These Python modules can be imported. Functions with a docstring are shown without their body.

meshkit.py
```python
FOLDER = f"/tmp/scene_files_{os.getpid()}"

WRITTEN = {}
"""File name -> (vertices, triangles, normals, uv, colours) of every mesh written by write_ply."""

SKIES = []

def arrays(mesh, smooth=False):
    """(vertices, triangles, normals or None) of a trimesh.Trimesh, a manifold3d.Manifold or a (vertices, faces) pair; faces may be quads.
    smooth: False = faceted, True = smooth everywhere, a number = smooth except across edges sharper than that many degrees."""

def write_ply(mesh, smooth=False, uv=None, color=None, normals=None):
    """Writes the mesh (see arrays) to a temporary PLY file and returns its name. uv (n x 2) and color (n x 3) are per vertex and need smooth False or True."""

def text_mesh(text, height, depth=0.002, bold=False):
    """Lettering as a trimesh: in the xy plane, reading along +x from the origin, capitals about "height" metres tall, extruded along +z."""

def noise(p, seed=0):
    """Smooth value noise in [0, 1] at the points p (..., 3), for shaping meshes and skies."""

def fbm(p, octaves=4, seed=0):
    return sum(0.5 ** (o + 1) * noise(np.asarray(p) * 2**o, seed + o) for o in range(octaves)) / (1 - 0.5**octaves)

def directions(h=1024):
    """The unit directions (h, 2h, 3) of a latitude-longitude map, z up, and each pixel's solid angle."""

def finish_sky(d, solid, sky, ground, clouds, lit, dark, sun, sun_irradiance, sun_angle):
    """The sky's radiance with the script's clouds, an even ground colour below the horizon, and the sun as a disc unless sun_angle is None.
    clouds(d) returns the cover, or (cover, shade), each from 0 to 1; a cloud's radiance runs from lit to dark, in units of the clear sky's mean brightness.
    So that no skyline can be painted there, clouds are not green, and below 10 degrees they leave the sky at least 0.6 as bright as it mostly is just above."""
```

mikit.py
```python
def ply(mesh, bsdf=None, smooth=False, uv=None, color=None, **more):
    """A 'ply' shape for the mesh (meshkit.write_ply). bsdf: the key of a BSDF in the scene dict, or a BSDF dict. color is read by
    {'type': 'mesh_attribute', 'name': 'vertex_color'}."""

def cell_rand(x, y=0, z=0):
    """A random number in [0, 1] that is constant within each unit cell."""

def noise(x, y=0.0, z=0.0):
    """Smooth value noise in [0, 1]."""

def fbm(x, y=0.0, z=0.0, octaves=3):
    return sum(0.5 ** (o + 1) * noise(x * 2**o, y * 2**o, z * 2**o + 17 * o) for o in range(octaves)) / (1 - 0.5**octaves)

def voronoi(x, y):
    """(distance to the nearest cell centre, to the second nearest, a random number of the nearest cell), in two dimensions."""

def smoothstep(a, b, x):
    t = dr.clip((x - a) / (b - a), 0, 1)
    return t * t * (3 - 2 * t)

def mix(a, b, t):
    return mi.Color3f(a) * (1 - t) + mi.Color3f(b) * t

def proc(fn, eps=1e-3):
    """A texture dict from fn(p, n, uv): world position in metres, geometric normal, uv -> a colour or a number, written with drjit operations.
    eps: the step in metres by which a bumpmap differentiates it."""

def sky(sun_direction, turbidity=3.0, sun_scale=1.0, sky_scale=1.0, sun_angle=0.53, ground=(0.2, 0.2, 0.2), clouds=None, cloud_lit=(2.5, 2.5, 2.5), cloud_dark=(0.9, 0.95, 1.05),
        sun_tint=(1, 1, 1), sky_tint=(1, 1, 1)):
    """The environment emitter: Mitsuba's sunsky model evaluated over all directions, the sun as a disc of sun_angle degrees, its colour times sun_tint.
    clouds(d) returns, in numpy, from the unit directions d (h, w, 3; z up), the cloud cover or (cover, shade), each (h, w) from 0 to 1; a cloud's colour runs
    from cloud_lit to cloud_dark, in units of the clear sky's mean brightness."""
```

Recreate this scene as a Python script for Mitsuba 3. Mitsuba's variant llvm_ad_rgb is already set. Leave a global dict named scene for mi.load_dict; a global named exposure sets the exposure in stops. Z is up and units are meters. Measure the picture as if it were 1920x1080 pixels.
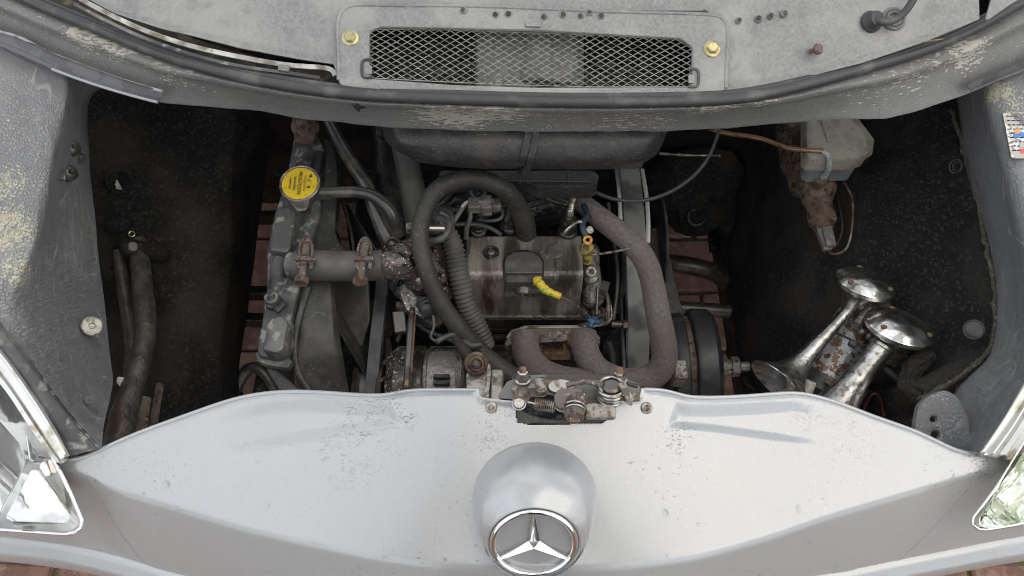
import math, random
import numpy as np, trimesh, shapely, manifold3d as m3, mitsuba as mi, drjit as dr, mikit, meshkit
from shapely.geometry import Polygon
from scipy.interpolate import PchipInterpolator
from mikit import noise, fbm, voronoi, smoothstep, mix, cell_rand
scene, labels = {}, {}
T4 = mi.ScalarTransform4f
# ---------------------------------------------------------------- camera, sky, exposure
CAM = np.array([0.0, 0.0, 1.5]); PITCH = math.radians(60.0); FPX = 1423.3
FWD = np.array([0, math.cos(PITCH), -math.sin(PITCH)]); UPV = np.array([0, math.sin(PITCH), math.cos(PITCH)]); RGT = np.array([1.0, 0, 0])
scene['camera'] = {'type': 'perspective', 'fov': math.degrees(2 * math.atan(960 / FPX)), 'fov_axis': 'x', 'near_clip': 0.02, 'far_clip': 500.0,
                   'to_world': T4().look_at(origin=CAM.tolist(), target=(CAM + FWD).tolist(), up=[0, 0, 1])}
def cloud(d):
    n = meshkit.fbm(d * np.array([3.0, 3.0, 4.5]), 4, 5)
    return np.ones(d.shape[:2]), np.clip((n - 0.42) * 5.0, 0, 1)
scene['sky'] = mikit.sky([0.45, -0.25, 0.85], turbidity=3, sun_scale=0.12, sun_angle=60, sun_tint=(0.94, 1.0, 1.06), clouds=cloud, cloud_lit=(2.43, 2.5, 2.58), cloud_dark=(1.32, 1.38, 1.45), ground=(0.16, 0.13, 0.11))
exposure = 3.0
# ---------------------------------------------------------------- measuring helpers
def ray(px, py): return FWD + (px - 960) / FPX * RGT - (py - 540) / FPX * UPV
def at(px, py, z):
    d = ray(px, py); return CAM + d * ((z - CAM[2]) / d[2])
def atp(p): return at(*p)
def mpp(px, py, z): return (z - CAM[2]) / ray(px, py)[2] / FPX       # metres per photo pixel there
def onplane(px, py, o, n):
    d = ray(px, py); return CAM + d * (np.dot(o - CAM, n) / np.dot(d, n))
def unit(v): v = np.asarray(v, float); return v / np.linalg.norm(v)
def vdir(px, py, ix, iy, toward):
    return unit(ix * RGT - iy * UPV - toward * unit(ray(px, py)))
def basis(n, x=(1, 0, 0)):
    n = unit(n); x = np.asarray(x, float); x = x - n * np.dot(x, n)
    if np.linalg.norm(x) < 1e-6: x = np.cross(n, [0, 1, 0.01])
    x = unit(x); return x, np.cross(n, x), n
# ---------------------------------------------------------------- mesh helpers
def cat(*ms):
    vs, fs, k = [], [], 0
    for m in ms:
        if hasattr(m, 'vertices'): v, f = np.array(m.vertices), np.array(m.faces)
        else: v, f = np.asarray(m[0], float), np.asarray(m[1])
        if f.shape[1] == 4: f = np.vstack([f[:, [0, 1, 2]], f[:, [0, 2, 3]]])
        vs.append(v); fs.append(f + k); k += len(v)
    return np.vstack(vs), np.vstack(fs)
def smoothpath(pts, n, closed=False):
    p = np.asarray(pts, float)
    if closed: p = np.vstack([p, p[:1]])
    s = np.r_[0, np.cumsum(np.linalg.norm(np.diff(p, axis=0), axis=1) ** 0.5)]
    from scipy.interpolate import CubicSpline
    q = CubicSpline(s, p, bc_type='periodic' if closed else 'natural')(np.linspace(0, s[-1], n * 3))
    a = np.r_[0, np.cumsum(np.linalg.norm(np.diff(q, axis=0), axis=1))]
    t = np.linspace(0, a[-1], n)
    return np.stack([np.interp(t, a, q[:, k]) for k in range(p.shape[1])], 1)
def frames(p, up=None):
    t = np.gradient(p, axis=0); t /= np.linalg.norm(t, axis=1, keepdims=True) + 1e-12
    if up is not None:
        b = np.cross(t, up); b /= np.linalg.norm(b, axis=1, keepdims=True); return t, np.cross(b, t), b
    a = np.zeros_like(t); x = np.cross(t[0], [0.3, 0.2, 0.9]); x = unit(x); a[0] = x
    for i in range(1, len(t)):
        x = a[i - 1] - t[i] * np.dot(a[i - 1], t[i]); a[i] = unit(x)
    return t, a, np.cross(t, a)
def sweep(p, prof, up=None, caps=True):
    """prof (k,2) or (n,k,2): closed section swept along p"""
    p = np.asarray(p, float); t, a, b = frames(p, up)
    prof = np.asarray(prof, float)
    if prof.ndim == 2: prof = np.broadcast_to(prof, (len(p),) + prof.shape)
    k = prof.shape[1]
    v = (p[:, None] + prof[..., :1] * b[:, None] + prof[..., 1:2] * a[:, None]).reshape(-1, 3)
    i, j = np.meshgrid(np.arange(len(p) - 1), np.arange(k), indexing='ij')
    q = np.stack([i * k + j, i * k + (j + 1) % k, (i + 1) * k + (j + 1) % k, (i + 1) * k + j], -1).reshape(-1, 4)
    f = np.vstack([q[:, [0, 1, 2]], q[:, [0, 2, 3]]])
    if caps:
        n = len(v); v = np.vstack([v, p[:1], p[-1:]]); J = np.arange(k); e = (len(p) - 1) * k
        f = np.vstack([f, np.stack([J * 0 + n, (J + 1) % k, J], 1), np.stack([J * 0 + n + 1, e + J, e + (J + 1) % k], 1)])
    return v, f[:, ::-1]
def circ(r, n=18, ry=None):
    a = np.arange(n) * 2 * np.pi / n; return np.stack([r * np.cos(a), (ry or r) * np.sin(a)], 1)
def tube(p, r, n=18, rfun=None):
    p = np.asarray(p, float); s = np.linspace(0, 1, len(p))
    rr = np.full(len(p), r) if np.isscalar(r) else np.interp(s, np.linspace(0, 1, len(r)), r)
    if rfun is not None:
        L = np.r_[0, np.cumsum(np.linalg.norm(np.diff(p, axis=0), axis=1))]; rr = rr * rfun(L)
    return sweep(p, circ(1, n)[None] * rr[:, None, None])
def hose(pts, rpx, n=60, sides=18, rfun=None, lump=0.0, seed=0):
    """pts (px,py,z); rpx: half width in photo pixels where it lies"""
    w = np.array([at(*q) for q in pts]); r = np.array([mpp(*q) for q in pts])
    rp = r * np.asarray(rpx, float)
    v, f = tube(smoothpath(w, n), rp, sides, rfun)
    if lump: v = v + (meshkit.noise(v * 60, seed)[:, None] - 0.5) * lump
    return v, f
def lathe(p0, p1, prof, n=24):
    """prof [(t,r)] t in metres from p0 towards p1"""
    p0, p1 = np.asarray(p0, float), np.asarray(p1, float); d = unit(p1 - p0)
    x, y, _ = basis(d); a = np.arange(n) * 2 * np.pi / n
    ring = np.cos(a)[:, None] * x + np.sin(a)[:, None] * y
    v = np.vstack([p0 + d * t + ring * max(r, 1e-5) for t, r in prof]); m = len(prof)
    i, j = np.meshgrid(np.arange(m - 1), np.arange(n), indexing='ij')
    q = np.stack([i * n + j, i * n + (j + 1) % n, (i + 1) * n + (j + 1) % n, (i + 1) * n + j], -1).reshape(-1, 4)
    f = np.vstack([q[:, [0, 1, 2]], q[:, [0, 2, 3]]]); J = np.arange(n); k = len(v)
    v = np.vstack([v, p0 + d * prof[0][0], p0 + d * prof[-1][0]]); e = (m - 1) * n
    return v, np.vstack([f, np.stack([J * 0 + k, (J + 1) % n, J], 1), np.stack([J * 0 + k + 1, e + J, e + (J + 1) % n], 1)])
def rod(p0, p1, r0, r1=None, n=20, b=0.0015):
    L = np.linalg.norm(np.asarray(p1) - np.asarray(p0)); r1 = r0 if r1 is None else r1; b = min(b, r0 * .4, r1 * .4, L * .3)
    return lathe(p0, p1, [(0, r0 - b), (b, r0), (L - b, r1), (L, r1 - b)], n)
def box(c, size, R=None, b=0.002):
    s = np.asarray(size, float) / 2; b = min(b, *(s * .6)); pts = []
    for sx in (-1, 1):
        for sy in (-1, 1):
            for sz in (-1, 1):
                for k in range(3):
                    q = s - b; q[k] = s[k]; pts.append(q * (sx, sy, sz))
    h = trimesh.convex.convex_hull(np.array(pts)); v = np.array(h.vertices)
    if R is not None: v = v @ np.array(R)            # rows of R are the box axes
    return v + np.asarray(c, float), np.array(h.faces)
def bar(p0, p1, w, h, up=(0, 0, 1), b=0.0015):
    p0, p1 = np.asarray(p0, float), np.asarray(p1, float); x = unit(p1 - p0); y = unit(np.cross(up, x))
    return box((p0 + p1) / 2, (np.linalg.norm(p1 - p0), w, h), [x, y, np.cross(x, y)], b)
def prism(rings, profile, o, x, y, n):
    """rings in the plane (o; x, y); profile [(inset, height)] from bottom to top; both ends closed"""
    rings = [np.asarray(r, float) for r in rings]; fixed, norms = [], []
    for i, r in enumerate(rings):
        area = 0.5 * np.sum(r[:, 0] * np.roll(r[:, 1], -1) - np.roll(r[:, 0], -1) * r[:, 1])
        if (area > 0) != (i == 0): r = r[::-1]
        e = np.roll(r, -1, 0) - r; e /= np.linalg.norm(e, axis=1, keepdims=True) + 1e-12
        m = np.stack([-e[:, 1], e[:, 0]], 1); mm = m + np.roll(m, 1, 0); mm /= np.maximum(np.sum(mm * m, 1), 0.35)[:, None]
        fixed.append(r); norms.append(mm)
    P, N = np.vstack(fixed), np.vstack(norms); k = len(P); V, F = [], []
    for ins, h in profile:
        q = P + N * ins; V.append(np.asarray(o) + q[:, :1] * x + q[:, 1:] * y + np.asarray(n) * h)
    st = 0
    for r in fixed:
        J = np.arange(len(r)); a, b = st + J, st + (J + 1) % len(r)
        for i in range(len(profile) - 1):
            F += [np.stack([i * k + a, i * k + b, (i + 1) * k + b], 1), np.stack([i * k + a, (i + 1) * k + b, (i + 1) * k + a], 1)]
        st += len(r)
    for i, flip in ((0, True), (len(profile) - 1, False)):
        q = P + N * profile[i][0]; rr, st = [], 0
        for r in fixed: rr.append(q[st:st + len(r)]); st += len(r)
        tr = np.asarray(m3.triangulate(rr)); F.append((tr[:, ::-1] if flip else tr) + i * k)
    return np.vstack(V), np.vstack(F)
def rounded(ring, r, res=5):
    g = Polygon(ring).buffer(0)
    if r > 0: g = g.buffer(-r, resolution=res).buffer(2 * r, resolution=res).buffer(-r, resolution=res)
    if g.geom_type != 'Polygon': g = max(g.geoms, key=lambda a: a.area)
    return np.array(g.exterior.coords)[:-1]
def slab(poly, o, n, th, b=0.002, r=0.004, holes=(), hr=0.003, xdir=(1, 0, 0)):
    """a plate traced by photo measurements on the plane (o, n), its top there, thickness th below it"""
    x, y, n = basis(n, xdir)
    loc = lambda ring: np.array([((q := onplane(*p, o, n) - o) @ x, q @ y) for p in ring])
    rings = [rounded(loc(poly), r)] + [rounded(loc(h), hr) for h in holes]
    b = min(b, th / 3)
    return prism(rings, [(b, -th), (0, -th + b), (0, -b), (b * .3, -b * .3), (b, 0)], o, x, y, n)
def flat(poly, z, th, **k): return slab(poly, np.array([0, 0, z]), np.array([0, 0, 1.0]), th, **k)
def gridfaces(nv, nu):
    i, j = np.meshgrid(np.arange(nv - 1), np.arange(nu - 1), indexing='ij'); a = i * nu + j
    return np.vstack([np.stack([a, a + nu, a + nu + 1], -1).reshape(-1, 3), np.stack([a, a + nu + 1, a + 1], -1).reshape(-1, 3)])
def solidify(v, f, th):
    n = np.zeros_like(v); fn = np.cross(v[f[:, 1]] - v[f[:, 0]], v[f[:, 2]] - v[f[:, 0]])
    for k in range(3): np.add.at(n, f[:, k], fn)
    n /= np.linalg.norm(n, axis=1, keepdims=True) + 1e-15; m = len(v)
    e = np.vstack([f[:, [0, 1]], f[:, [1, 2]], f[:, [2, 0]]]); key = np.sort(e, 1)
    _, inv, cnt = np.unique(key[:, 0].astype(np.int64) * m + key[:, 1], return_inverse=True, return_counts=True)
    be = e[cnt[inv] == 1]
    side = np.vstack([np.stack([be[:, 1], be[:, 0], be[:, 0] + m], 1), np.stack([be[:, 1], be[:, 0] + m, be[:, 1] + m], 1)])
    V, Fc = np.vstack([v, v - n * th]), np.vstack([f, f[:, ::-1] + m, side])
    used = np.unique(Fc); re = np.zeros(len(V), int); re[used] = np.arange(len(used)); return V[used], re[Fc]
def sheet(rows, nu, nv, th=0.003, lump=0.0, freq=20, seed=0, hole=None, lin=False):
    """rows of (px,py,z), far row first and left to right: a skin through them, th thick (below)"""
    R = []
    for r in rows:
        p = np.array([at(*q) for q in r]); s = np.r_[0, np.cumsum(np.linalg.norm(np.diff(p, axis=0), axis=1))]
        R.append(PchipInterpolator(s / s[-1], p)(np.linspace(0, 1, nu)))
    R = np.array(R); s = np.r_[0, np.cumsum(np.linalg.norm(np.diff(R, axis=0), axis=2).mean(1))]; s /= s[-1]
    tt = np.linspace(0, 1, nv)
    G = np.stack([[np.interp(tt, s, R[:, j, k]) for k in range(3)] for j in range(nu)]).transpose(2, 0, 1) if lin else PchipInterpolator(s, R)(tt)
    v = G.reshape(-1, 3); f = gridfaces(nv, nu)
    if lump: v = v + np.array([0, 0, 1.0]) * ((meshkit.fbm(v * freq, 4, seed) - 0.5) * lump)[:, None]
    n = np.cross(v[f[:, 1]] - v[f[:, 0]], v[f[:, 2]] - v[f[:, 0]]).sum(0)
    if n @ (CAM - v.mean(0)) < 0: f = f[:, ::-1]
    if hole is not None:
        d = v - CAM; zz = d @ FWD; pp = np.stack([960 + FPX * (d @ RGT) / zz, 540 - FPX * (d @ UPV) / zz], 1)
        keep = ~shapely.contains_xy(hole, *pp[f].mean(1).T); f = f[keep]
    return solidify(v, f, th)
def blob(parts, iters=8, edge=0.006, lump=0.0, freq=40, seed=0):
    """one smoothed skin over overlapping convex pieces: each piece a list of (point, radius)"""
    sph = lambda p, r: m3.Manifold.sphere(r, 20).translate(tuple(map(float, p)))
    man = m3.Manifold.batch_boolean([m3.Manifold.batch_hull([sph(p, r) for p, r in q]) for q in parts], m3.OpType.Add).refine_to_length(edge)
    m = man.to_mesh(); t = trimesh.Trimesh(m.vert_properties[:, :3], m.tri_verts, process=True)
    trimesh.smoothing.filter_taubin(t, iterations=iters)
    v = np.array(t.vertices)
    if lump: v = v + np.array(t.vertex_normals) * ((meshkit.fbm(v * freq, 3, seed) - 0.5) * lump)[:, None]
    return v, np.array(t.faces)
def hexbolt(p, n, r, h, washer=0.0, stud=0.0):
    p, n = np.asarray(p, float), unit(n); out = []
    if washer: out.append(rod(p, p + n * r * .25, washer)); p = p + n * r * .25
    out.append(lathe(p, p + n * h, [(0, r), (h * .8, r), (h, r * .82)], 6))
    if stud: out.append(rod(p + n * h, p + n * (h + stud), r * .5))
    return cat(*out)
def torus(p, n, R, r, N=40, k=12):
    x, y, n = basis(n); a = np.arange(N) * 2 * np.pi / N; q = np.asarray(p) + R * (np.cos(a)[:, None] * x + np.sin(a)[:, None] * y)
    b = np.arange(k) * 2 * np.pi / k
    v = (q[:, None] + r * (np.cos(b)[None, :, None] * ((q - p) / R)[:, None] + np.sin(b)[None, :, None] * n)).reshape(-1, 3)
    i, j = np.meshgrid(np.arange(N), np.arange(k), indexing='ij')
    qd = np.stack([i * k + j, ((i + 1) % N) * k + j, ((i + 1) % N) * k + (j + 1) % k, i * k + (j + 1) % k], -1).reshape(-1, 4)
    return v, np.vstack([qd[:, [0, 1, 2]], qd[:, [0, 2, 3]]])
def coil(p0, p1, R, r, turns, n=None, k=8):
    p0, p1 = np.asarray(p0, float), np.asarray(p1, float); x, y, d = basis(p1 - p0); n = n or int(turns * 18); t = np.linspace(0, 1, n); a = t * turns * 2 * np.pi
    return tube(p0 + (p1 - p0) * t[:, None] + R * (np.cos(a)[:, None] * x + np.sin(a)[:, None] * y), r, k)
# ---------------------------------------------------------------- entries
def put(key, mesh, mat, smooth=35, label=None, kind=None):
    k, i = key, 0
    while k in scene or any(s.startswith(k + '__') for s in scene): i += 1; k = f'{key}_{i:03d}'
    scene[k] = mikit.ply(trimesh.Trimesh(*(mesh if not hasattr(mesh, 'vertices') else (mesh.vertices, mesh.faces)), process=False), mat, smooth)
    if label or kind: labels[k] = {**({'label': label} if label else {}), **({'kind': kind} if kind else {})}
    return k
def part(name, mesh, mat, label=None, smooth=35): return put('car__' + name, mesh, mat, smooth, label)
labels['car'] = {'label': 'silver microcar with its bonnet off, showing a grimy two cylinder engine behind the front panel', 'category': 'car'}
# ---------------------------------------------------------------- materials
def lay(base, layers=(), grain=0.0, gf=900):
    def fn(p, n, uv):
        c = mi.Color3f(base)
        for q in layers:
            col, fr, lo, hi = q[:4]; st = q[4] if len(q) > 4 else (1, 1, 1); oc = q[5] if len(q) > 5 else 4
            c = mix(c, col, smoothstep(lo, hi, fbm(p.x * fr * st[0] + 31 * fr % 7, p.y * fr * st[1], p.z * fr * st[2], octaves=oc)))
        if grain: c = c * (1 - grain + 2 * grain * noise(p.x * gf, p.y * gf, p.z * gf))
        return c
    return mikit.proc(fn)
def bump(fn, inner, scale): return {'type': 'bumpmap', 'arbitrary': mikit.proc(fn, eps=4e-4), 'scale': scale, 'bsdf': inner}
def mat(name, col, rough=0.5, metal=0.0, spec=0.5, bfn=None, bs=1.0, rgh=None, **more):
    c = col if isinstance(col, dict) else {'type': 'rgb', 'value': list(col)}
    b = {'type': 'principled', 'base_color': c, 'roughness': rgh or rough, 'metallic': metal, 'specular': spec, **more}
    if bfn: b = bump(bfn, b, bs)
    scene[name] = {'type': 'twosided', 'bsdf': b}
fine = lambda f: (lambda p, n, uv: noise(p.x * f, p.y * f, p.z * f))
fb = lambda f, o=3: (lambda p, n, uv: fbm(p.x * f, p.y * f, p.z * f, octaves=o))
def leather_h(p, n, uv):
    q = fbm(p.x * 60, p.y * 60, p.z * 60, octaves=2) * 0.012
    a = voronoi(p.x * 300 + q * 300, (p.y + p.z * .8) * 190); return smoothstep(0.02, 0.3, a[1] - a[0]) * 0.0005 + noise(p.x * 900, p.y * 900, p.z * 900) * 0.0002
def near(p, c, r): return dr.sqrt(dr.square(p.x - c[0]) + dr.square(p.y - c[1]) + dr.square(p.z - c[2])) / r
def fascia_col(p, n, uv):
    c = mi.Color3f(0.350, 0.357, 0.366)
    c = c * (0.93 + 0.14 * noise(p.x * 1500, p.y * 1500, p.z * 1500))
    dirt = smoothstep(0.50, 0.75, fbm(p.x * 14, p.y * 14, p.z * 14, octaves=4)) * 0.16
    c = mix(c, (0.42, 0.37, 0.30), dirt)
    blot = smoothstep(0.54, 0.66, fbm(p.x * 420, p.y * 700, p.z * 700, octaves=3)) * smoothstep(.35, .6, fbm(p.x * 90, p.y * 90, p.z * 90, octaves=3))
    m = mi.Float(0)
    for q, r, w in SMUDGES:
        m = dr.maximum(m, w * (1 - smoothstep(0.3, 1.0, near(p, q, r))))
    c = mix(c, (0.10, 0.095, 0.085), blot * m * 0.8)
    c = mix(c, (0.14, 0.13, 0.12), smoothstep(0.84, 0.90, noise(p.x * 420, p.y * 420, p.z * 420)) * smoothstep(.5, .75, noise(p.x * 23, p.y * 23, 3.3)) * .55)
    return c
SMUDGES = [(at(690, 790, .77), .045, .75), (at(745, 775, .77), .03, 1.0), (at(640, 850, .76), .05, .45), (at(700, 850, .76), .05, .3), (at(1275, 815, .77), .03, .8), (at(1520, 775, .77), .03, .45),
           (at(1600, 820, .76), .05, .25), (at(1860, 868, .75), .035, 1.0), (at(930, 800, .77), .04, .5), (at(1790, 840, .76), .03, .35), (at(215, 855, .75), .04, .22), (at(1000, 945, .74), .022, .9)]
mat('silver_paint', mikit.proc(fascia_col), 0.27, 0.38, 0.5, clearcoat=1.0, clearcoat_gloss=0.97)
mat('bright_flange', lay((0.62, 0.62, 0.60), [((.35, .31, .22), 60, .55, .75)]), 0.25, 0.6)
PATCH = [(at(140, 70, .875), .034, 1), (at(215, 95, .872), .028, .75), (at(850, 222, .85), .040, 1.0), (at(930, 212, .86), .035, .95), (at(880, 204, .87), .04, .6), (at(1180, 218, .85), .05, .45), (at(1340, 205, .87), .03, .7),
         (at(1430, 195, .87), .02, .6), (at(1780, 130, .87), .025, 1.0), (at(1850, 100, .87), .045, 1), (at(1720, 150, .86), .04, .5), (at(330, 130, .87), .05, .45), (at(1650, 165, .86), .05, .35)]
def cowl_col(p, n, uv):
    c = mi.Color3f(0.122, 0.120, 0.118) * (0.75 + 0.5 * noise(p.x * 700, p.y * 700, p.z * 700))
    c = mix(c, (0.14, 0.138, 0.132), smoothstep(.45, .72, fbm(p.x * 30, p.y * 30, p.z * 30)) * .6)
    m = mi.Float(0)
    for q, r, w in PATCH: m = dr.maximum(m, w * (1 - smoothstep(0.2, 1.05, dr.sqrt(dr.square((p.x - q[0]) * .5) + dr.square((p.y - q[1]) * 1.15) + dr.square((p.z - q[2]) * 1.15)) / r)))
    k = fbm(p.x * 170, p.y * 420, p.z * 420, octaves=5)
    c = mix(c, (0.37, 0.345, 0.285), smoothstep(0.0, 0.04, k - (0.78 - 0.40 * m)) * .75)
    c = mix(c, (.55, .52, .45), smoothstep(.86, .9, noise(p.x * 600, p.y * 600, p.z * 600)) * smoothstep(.5, .7, noise(p.x * 19, p.y * 19, p.z * 19)) * .6)
    return c
mat('cowl_plastic', mikit.proc(cowl_col), 0.42, 0.0, 0.5, bfn=fine(800), bs=0.0005)
GRIME = [(at(150, -25, .875), .04), (at(205, 0, .875), .036), (at(262, 18, .875), .032), (at(315, 40, .875), .022), (at(870, 12, .9), .012), (at(1790, 60, .875), .022), (at(1700, 92, .875), .016)]
def panel_col(p, n, uv):
    c = mi.Color3f(0.185, 0.186, 0.184) * (0.8 + 0.4 * noise(p.x * 420, p.y * 420, p.z * 420))
    c = mix(c, (0.28, 0.276, 0.26), smoothstep(.45, .7, fbm(p.x * 16, p.y * 16, p.z * 16, octaves=4)) * .6)
    c = mix(c, (0.12, 0.12, 0.12), smoothstep(.58, .70, fbm(p.x * 40 + 5, p.y * 40, p.z * 40, octaves=5)) * .35)
    m = mi.Float(0)
    for q, r in GRIME: m = dr.maximum(m, 1 - smoothstep(.2, 1.0, near(p, q, r)))
    c = mix(c, (.025, .025, .026), smoothstep(-.02, .10, fbm(p.x * 260, p.y * 260, p.z * 260, octaves=4) - (.86 - .62 * m)))
    return c
mat('cowl_paint', mikit.proc(panel_col), 0.38, 0.1, 0.5, bfn=fb(420), bs=0.0012)
mat('channel_dirt', lay((.055, .042, .028), [((.16, .12, .07), 70, .5, .68), ((.02, .02, .02), 30, .5, .6)]), .8)
mat('black_rubber', lay((.032, .032, .034), [((.075, .073, .07), 45, .5, .75)]), 0.45, 0, .5)
def leather_col(p, n, uv):
    c = mi.Color3f(0.160, 0.162, 0.168)
    a = fbm(p.x * 9, p.y * 9, p.z * 9, octaves=4)
    c = mix(c, (0.24, 0.24, 0.238), smoothstep(.45, .7, a) * .6)
    m = mi.Float(0)
    for q, r, w in LPATCH: m = dr.maximum(m, w * (1 - smoothstep(.3, 1.0, near(p, q, r))))
    k = fbm(p.x * 600, p.y * 500, p.z * 500, octaves=3)
    c = mix(c, (0.42, 0.39, 0.27), smoothstep(.0, .12, k - (.78 - .40 * m)) * .8)
    s = 1 - smoothstep(0.0, 0.012, dr.abs(fbm(p.x * 24 + 3, p.y * 7, p.z * 12, octaves=2) - .5))
    c = mix(c, (.42, .42, .38), s * smoothstep(.45, .6, noise(p.x * 40, p.y * 40, p.z * 40)) * .45)
    c = mix(c, (.5, .48, .42), smoothstep(.93, .96, noise(p.x * 600, p.y * 600, p.z * 600)) * .5)
    return c
LPATCH = [(at(10, 430, .8), .05, 1), (at(20, 350, .8), .04, .8), (at(30, 510, .79), .03, .9), (at(170, 770, .75), .035, .9), (at(0, 250, .81), .06, .3), (at(90, 600, .75), .04, .35), (at(1905, 205, .81), .035, .8), (at(1870, 175, .81), .03, 1), (at(190, 625, .62), .02, .8)]
mat('grained_plastic', mikit.proc(leather_col), 0.34, 0, .8, bfn=leather_h, bs=2.3)
mat('felt', lay((.014, .0137, .0137), [((.034, .031, .028), 10, .42, .66), ((.050, .046, .042), 300, .5, .8), ((.20, .185, .16), 330, .90, .925, (1, 1, 1), 2)], .3, 1400), 1.0, 0, .2, bfn=fb(500), bs=0.002, sheen=.3)
mat('frayed_felt', lay((.075, .069, .054), [((.17, .158, .12), 300, .55, .7)]), 1.0)
mat('black_plastic', lay((.019, .019, .0195), [((.048, .045, .040), 34, .42, .75), ((.060, .056, .048), 500, .52, .8), ((.20, .18, .15), 330, .86, .9, (1, 1, 1), 2)]), .45)
mat('tank_plastic', lay((.058, .059, .060), [((.115, .112, .105), 35, .45, .7), ((.030, .030, .031), 18, .52, .66), ((.22, .215, .20), 90, .57, .74, (1, 1, 1), 6)]), .48, bfn=fb(350), bs=.0006)
mat('shroud_plastic', lay((.026, .0253, .024), [((.046, .044, .040), 60, .42, .7, (1, 1, 1), 5), ((.021, .0205, .02), 24, .55, .75), ((.10, .096, .088), 300, .66, .8)], .2, 900), .5)
mat('dusty_hose', lay((.020, .0188, .017), [((.034, .0315, .028), 24, .4, .7), ((.085, .078, .066), 420, .62, .78)], .3, 1000), .58, bfn=fine(900), bs=.0005)
mat('grey_hose', lay((.062, .060, .055), [((.085, .081, .073), 30, .4, .7)], .08), .5)
mat('ribbed_plastic', lay((.052, .051, .048), [((.09, .086, .078), 30, .45, .7)]), .5)
mat('shiny_hose', lay((.03, .029, .028), [((.08, .072, .06), 35, .5, .75), ((.2, .17, .14), 300, .76, .82)]), .22)
mat('heat_wrap', lay((.125, .106, .102), [((.165, .145, .14), 360, .42, .66), ((.13, .102, .093), 16, .45, .75), ((.09, .075, .072), 420, .60, .76)]), .8, bfn=fb(330, 2), bs=.0030)
mat('oily_black', lay((.013, .0125, .012), [((.042, .038, .033), 40, .5, .74), ((.10, .085, .07), 500, .74, .82)]), .38, bfn=fb(140), bs=.003)
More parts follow.
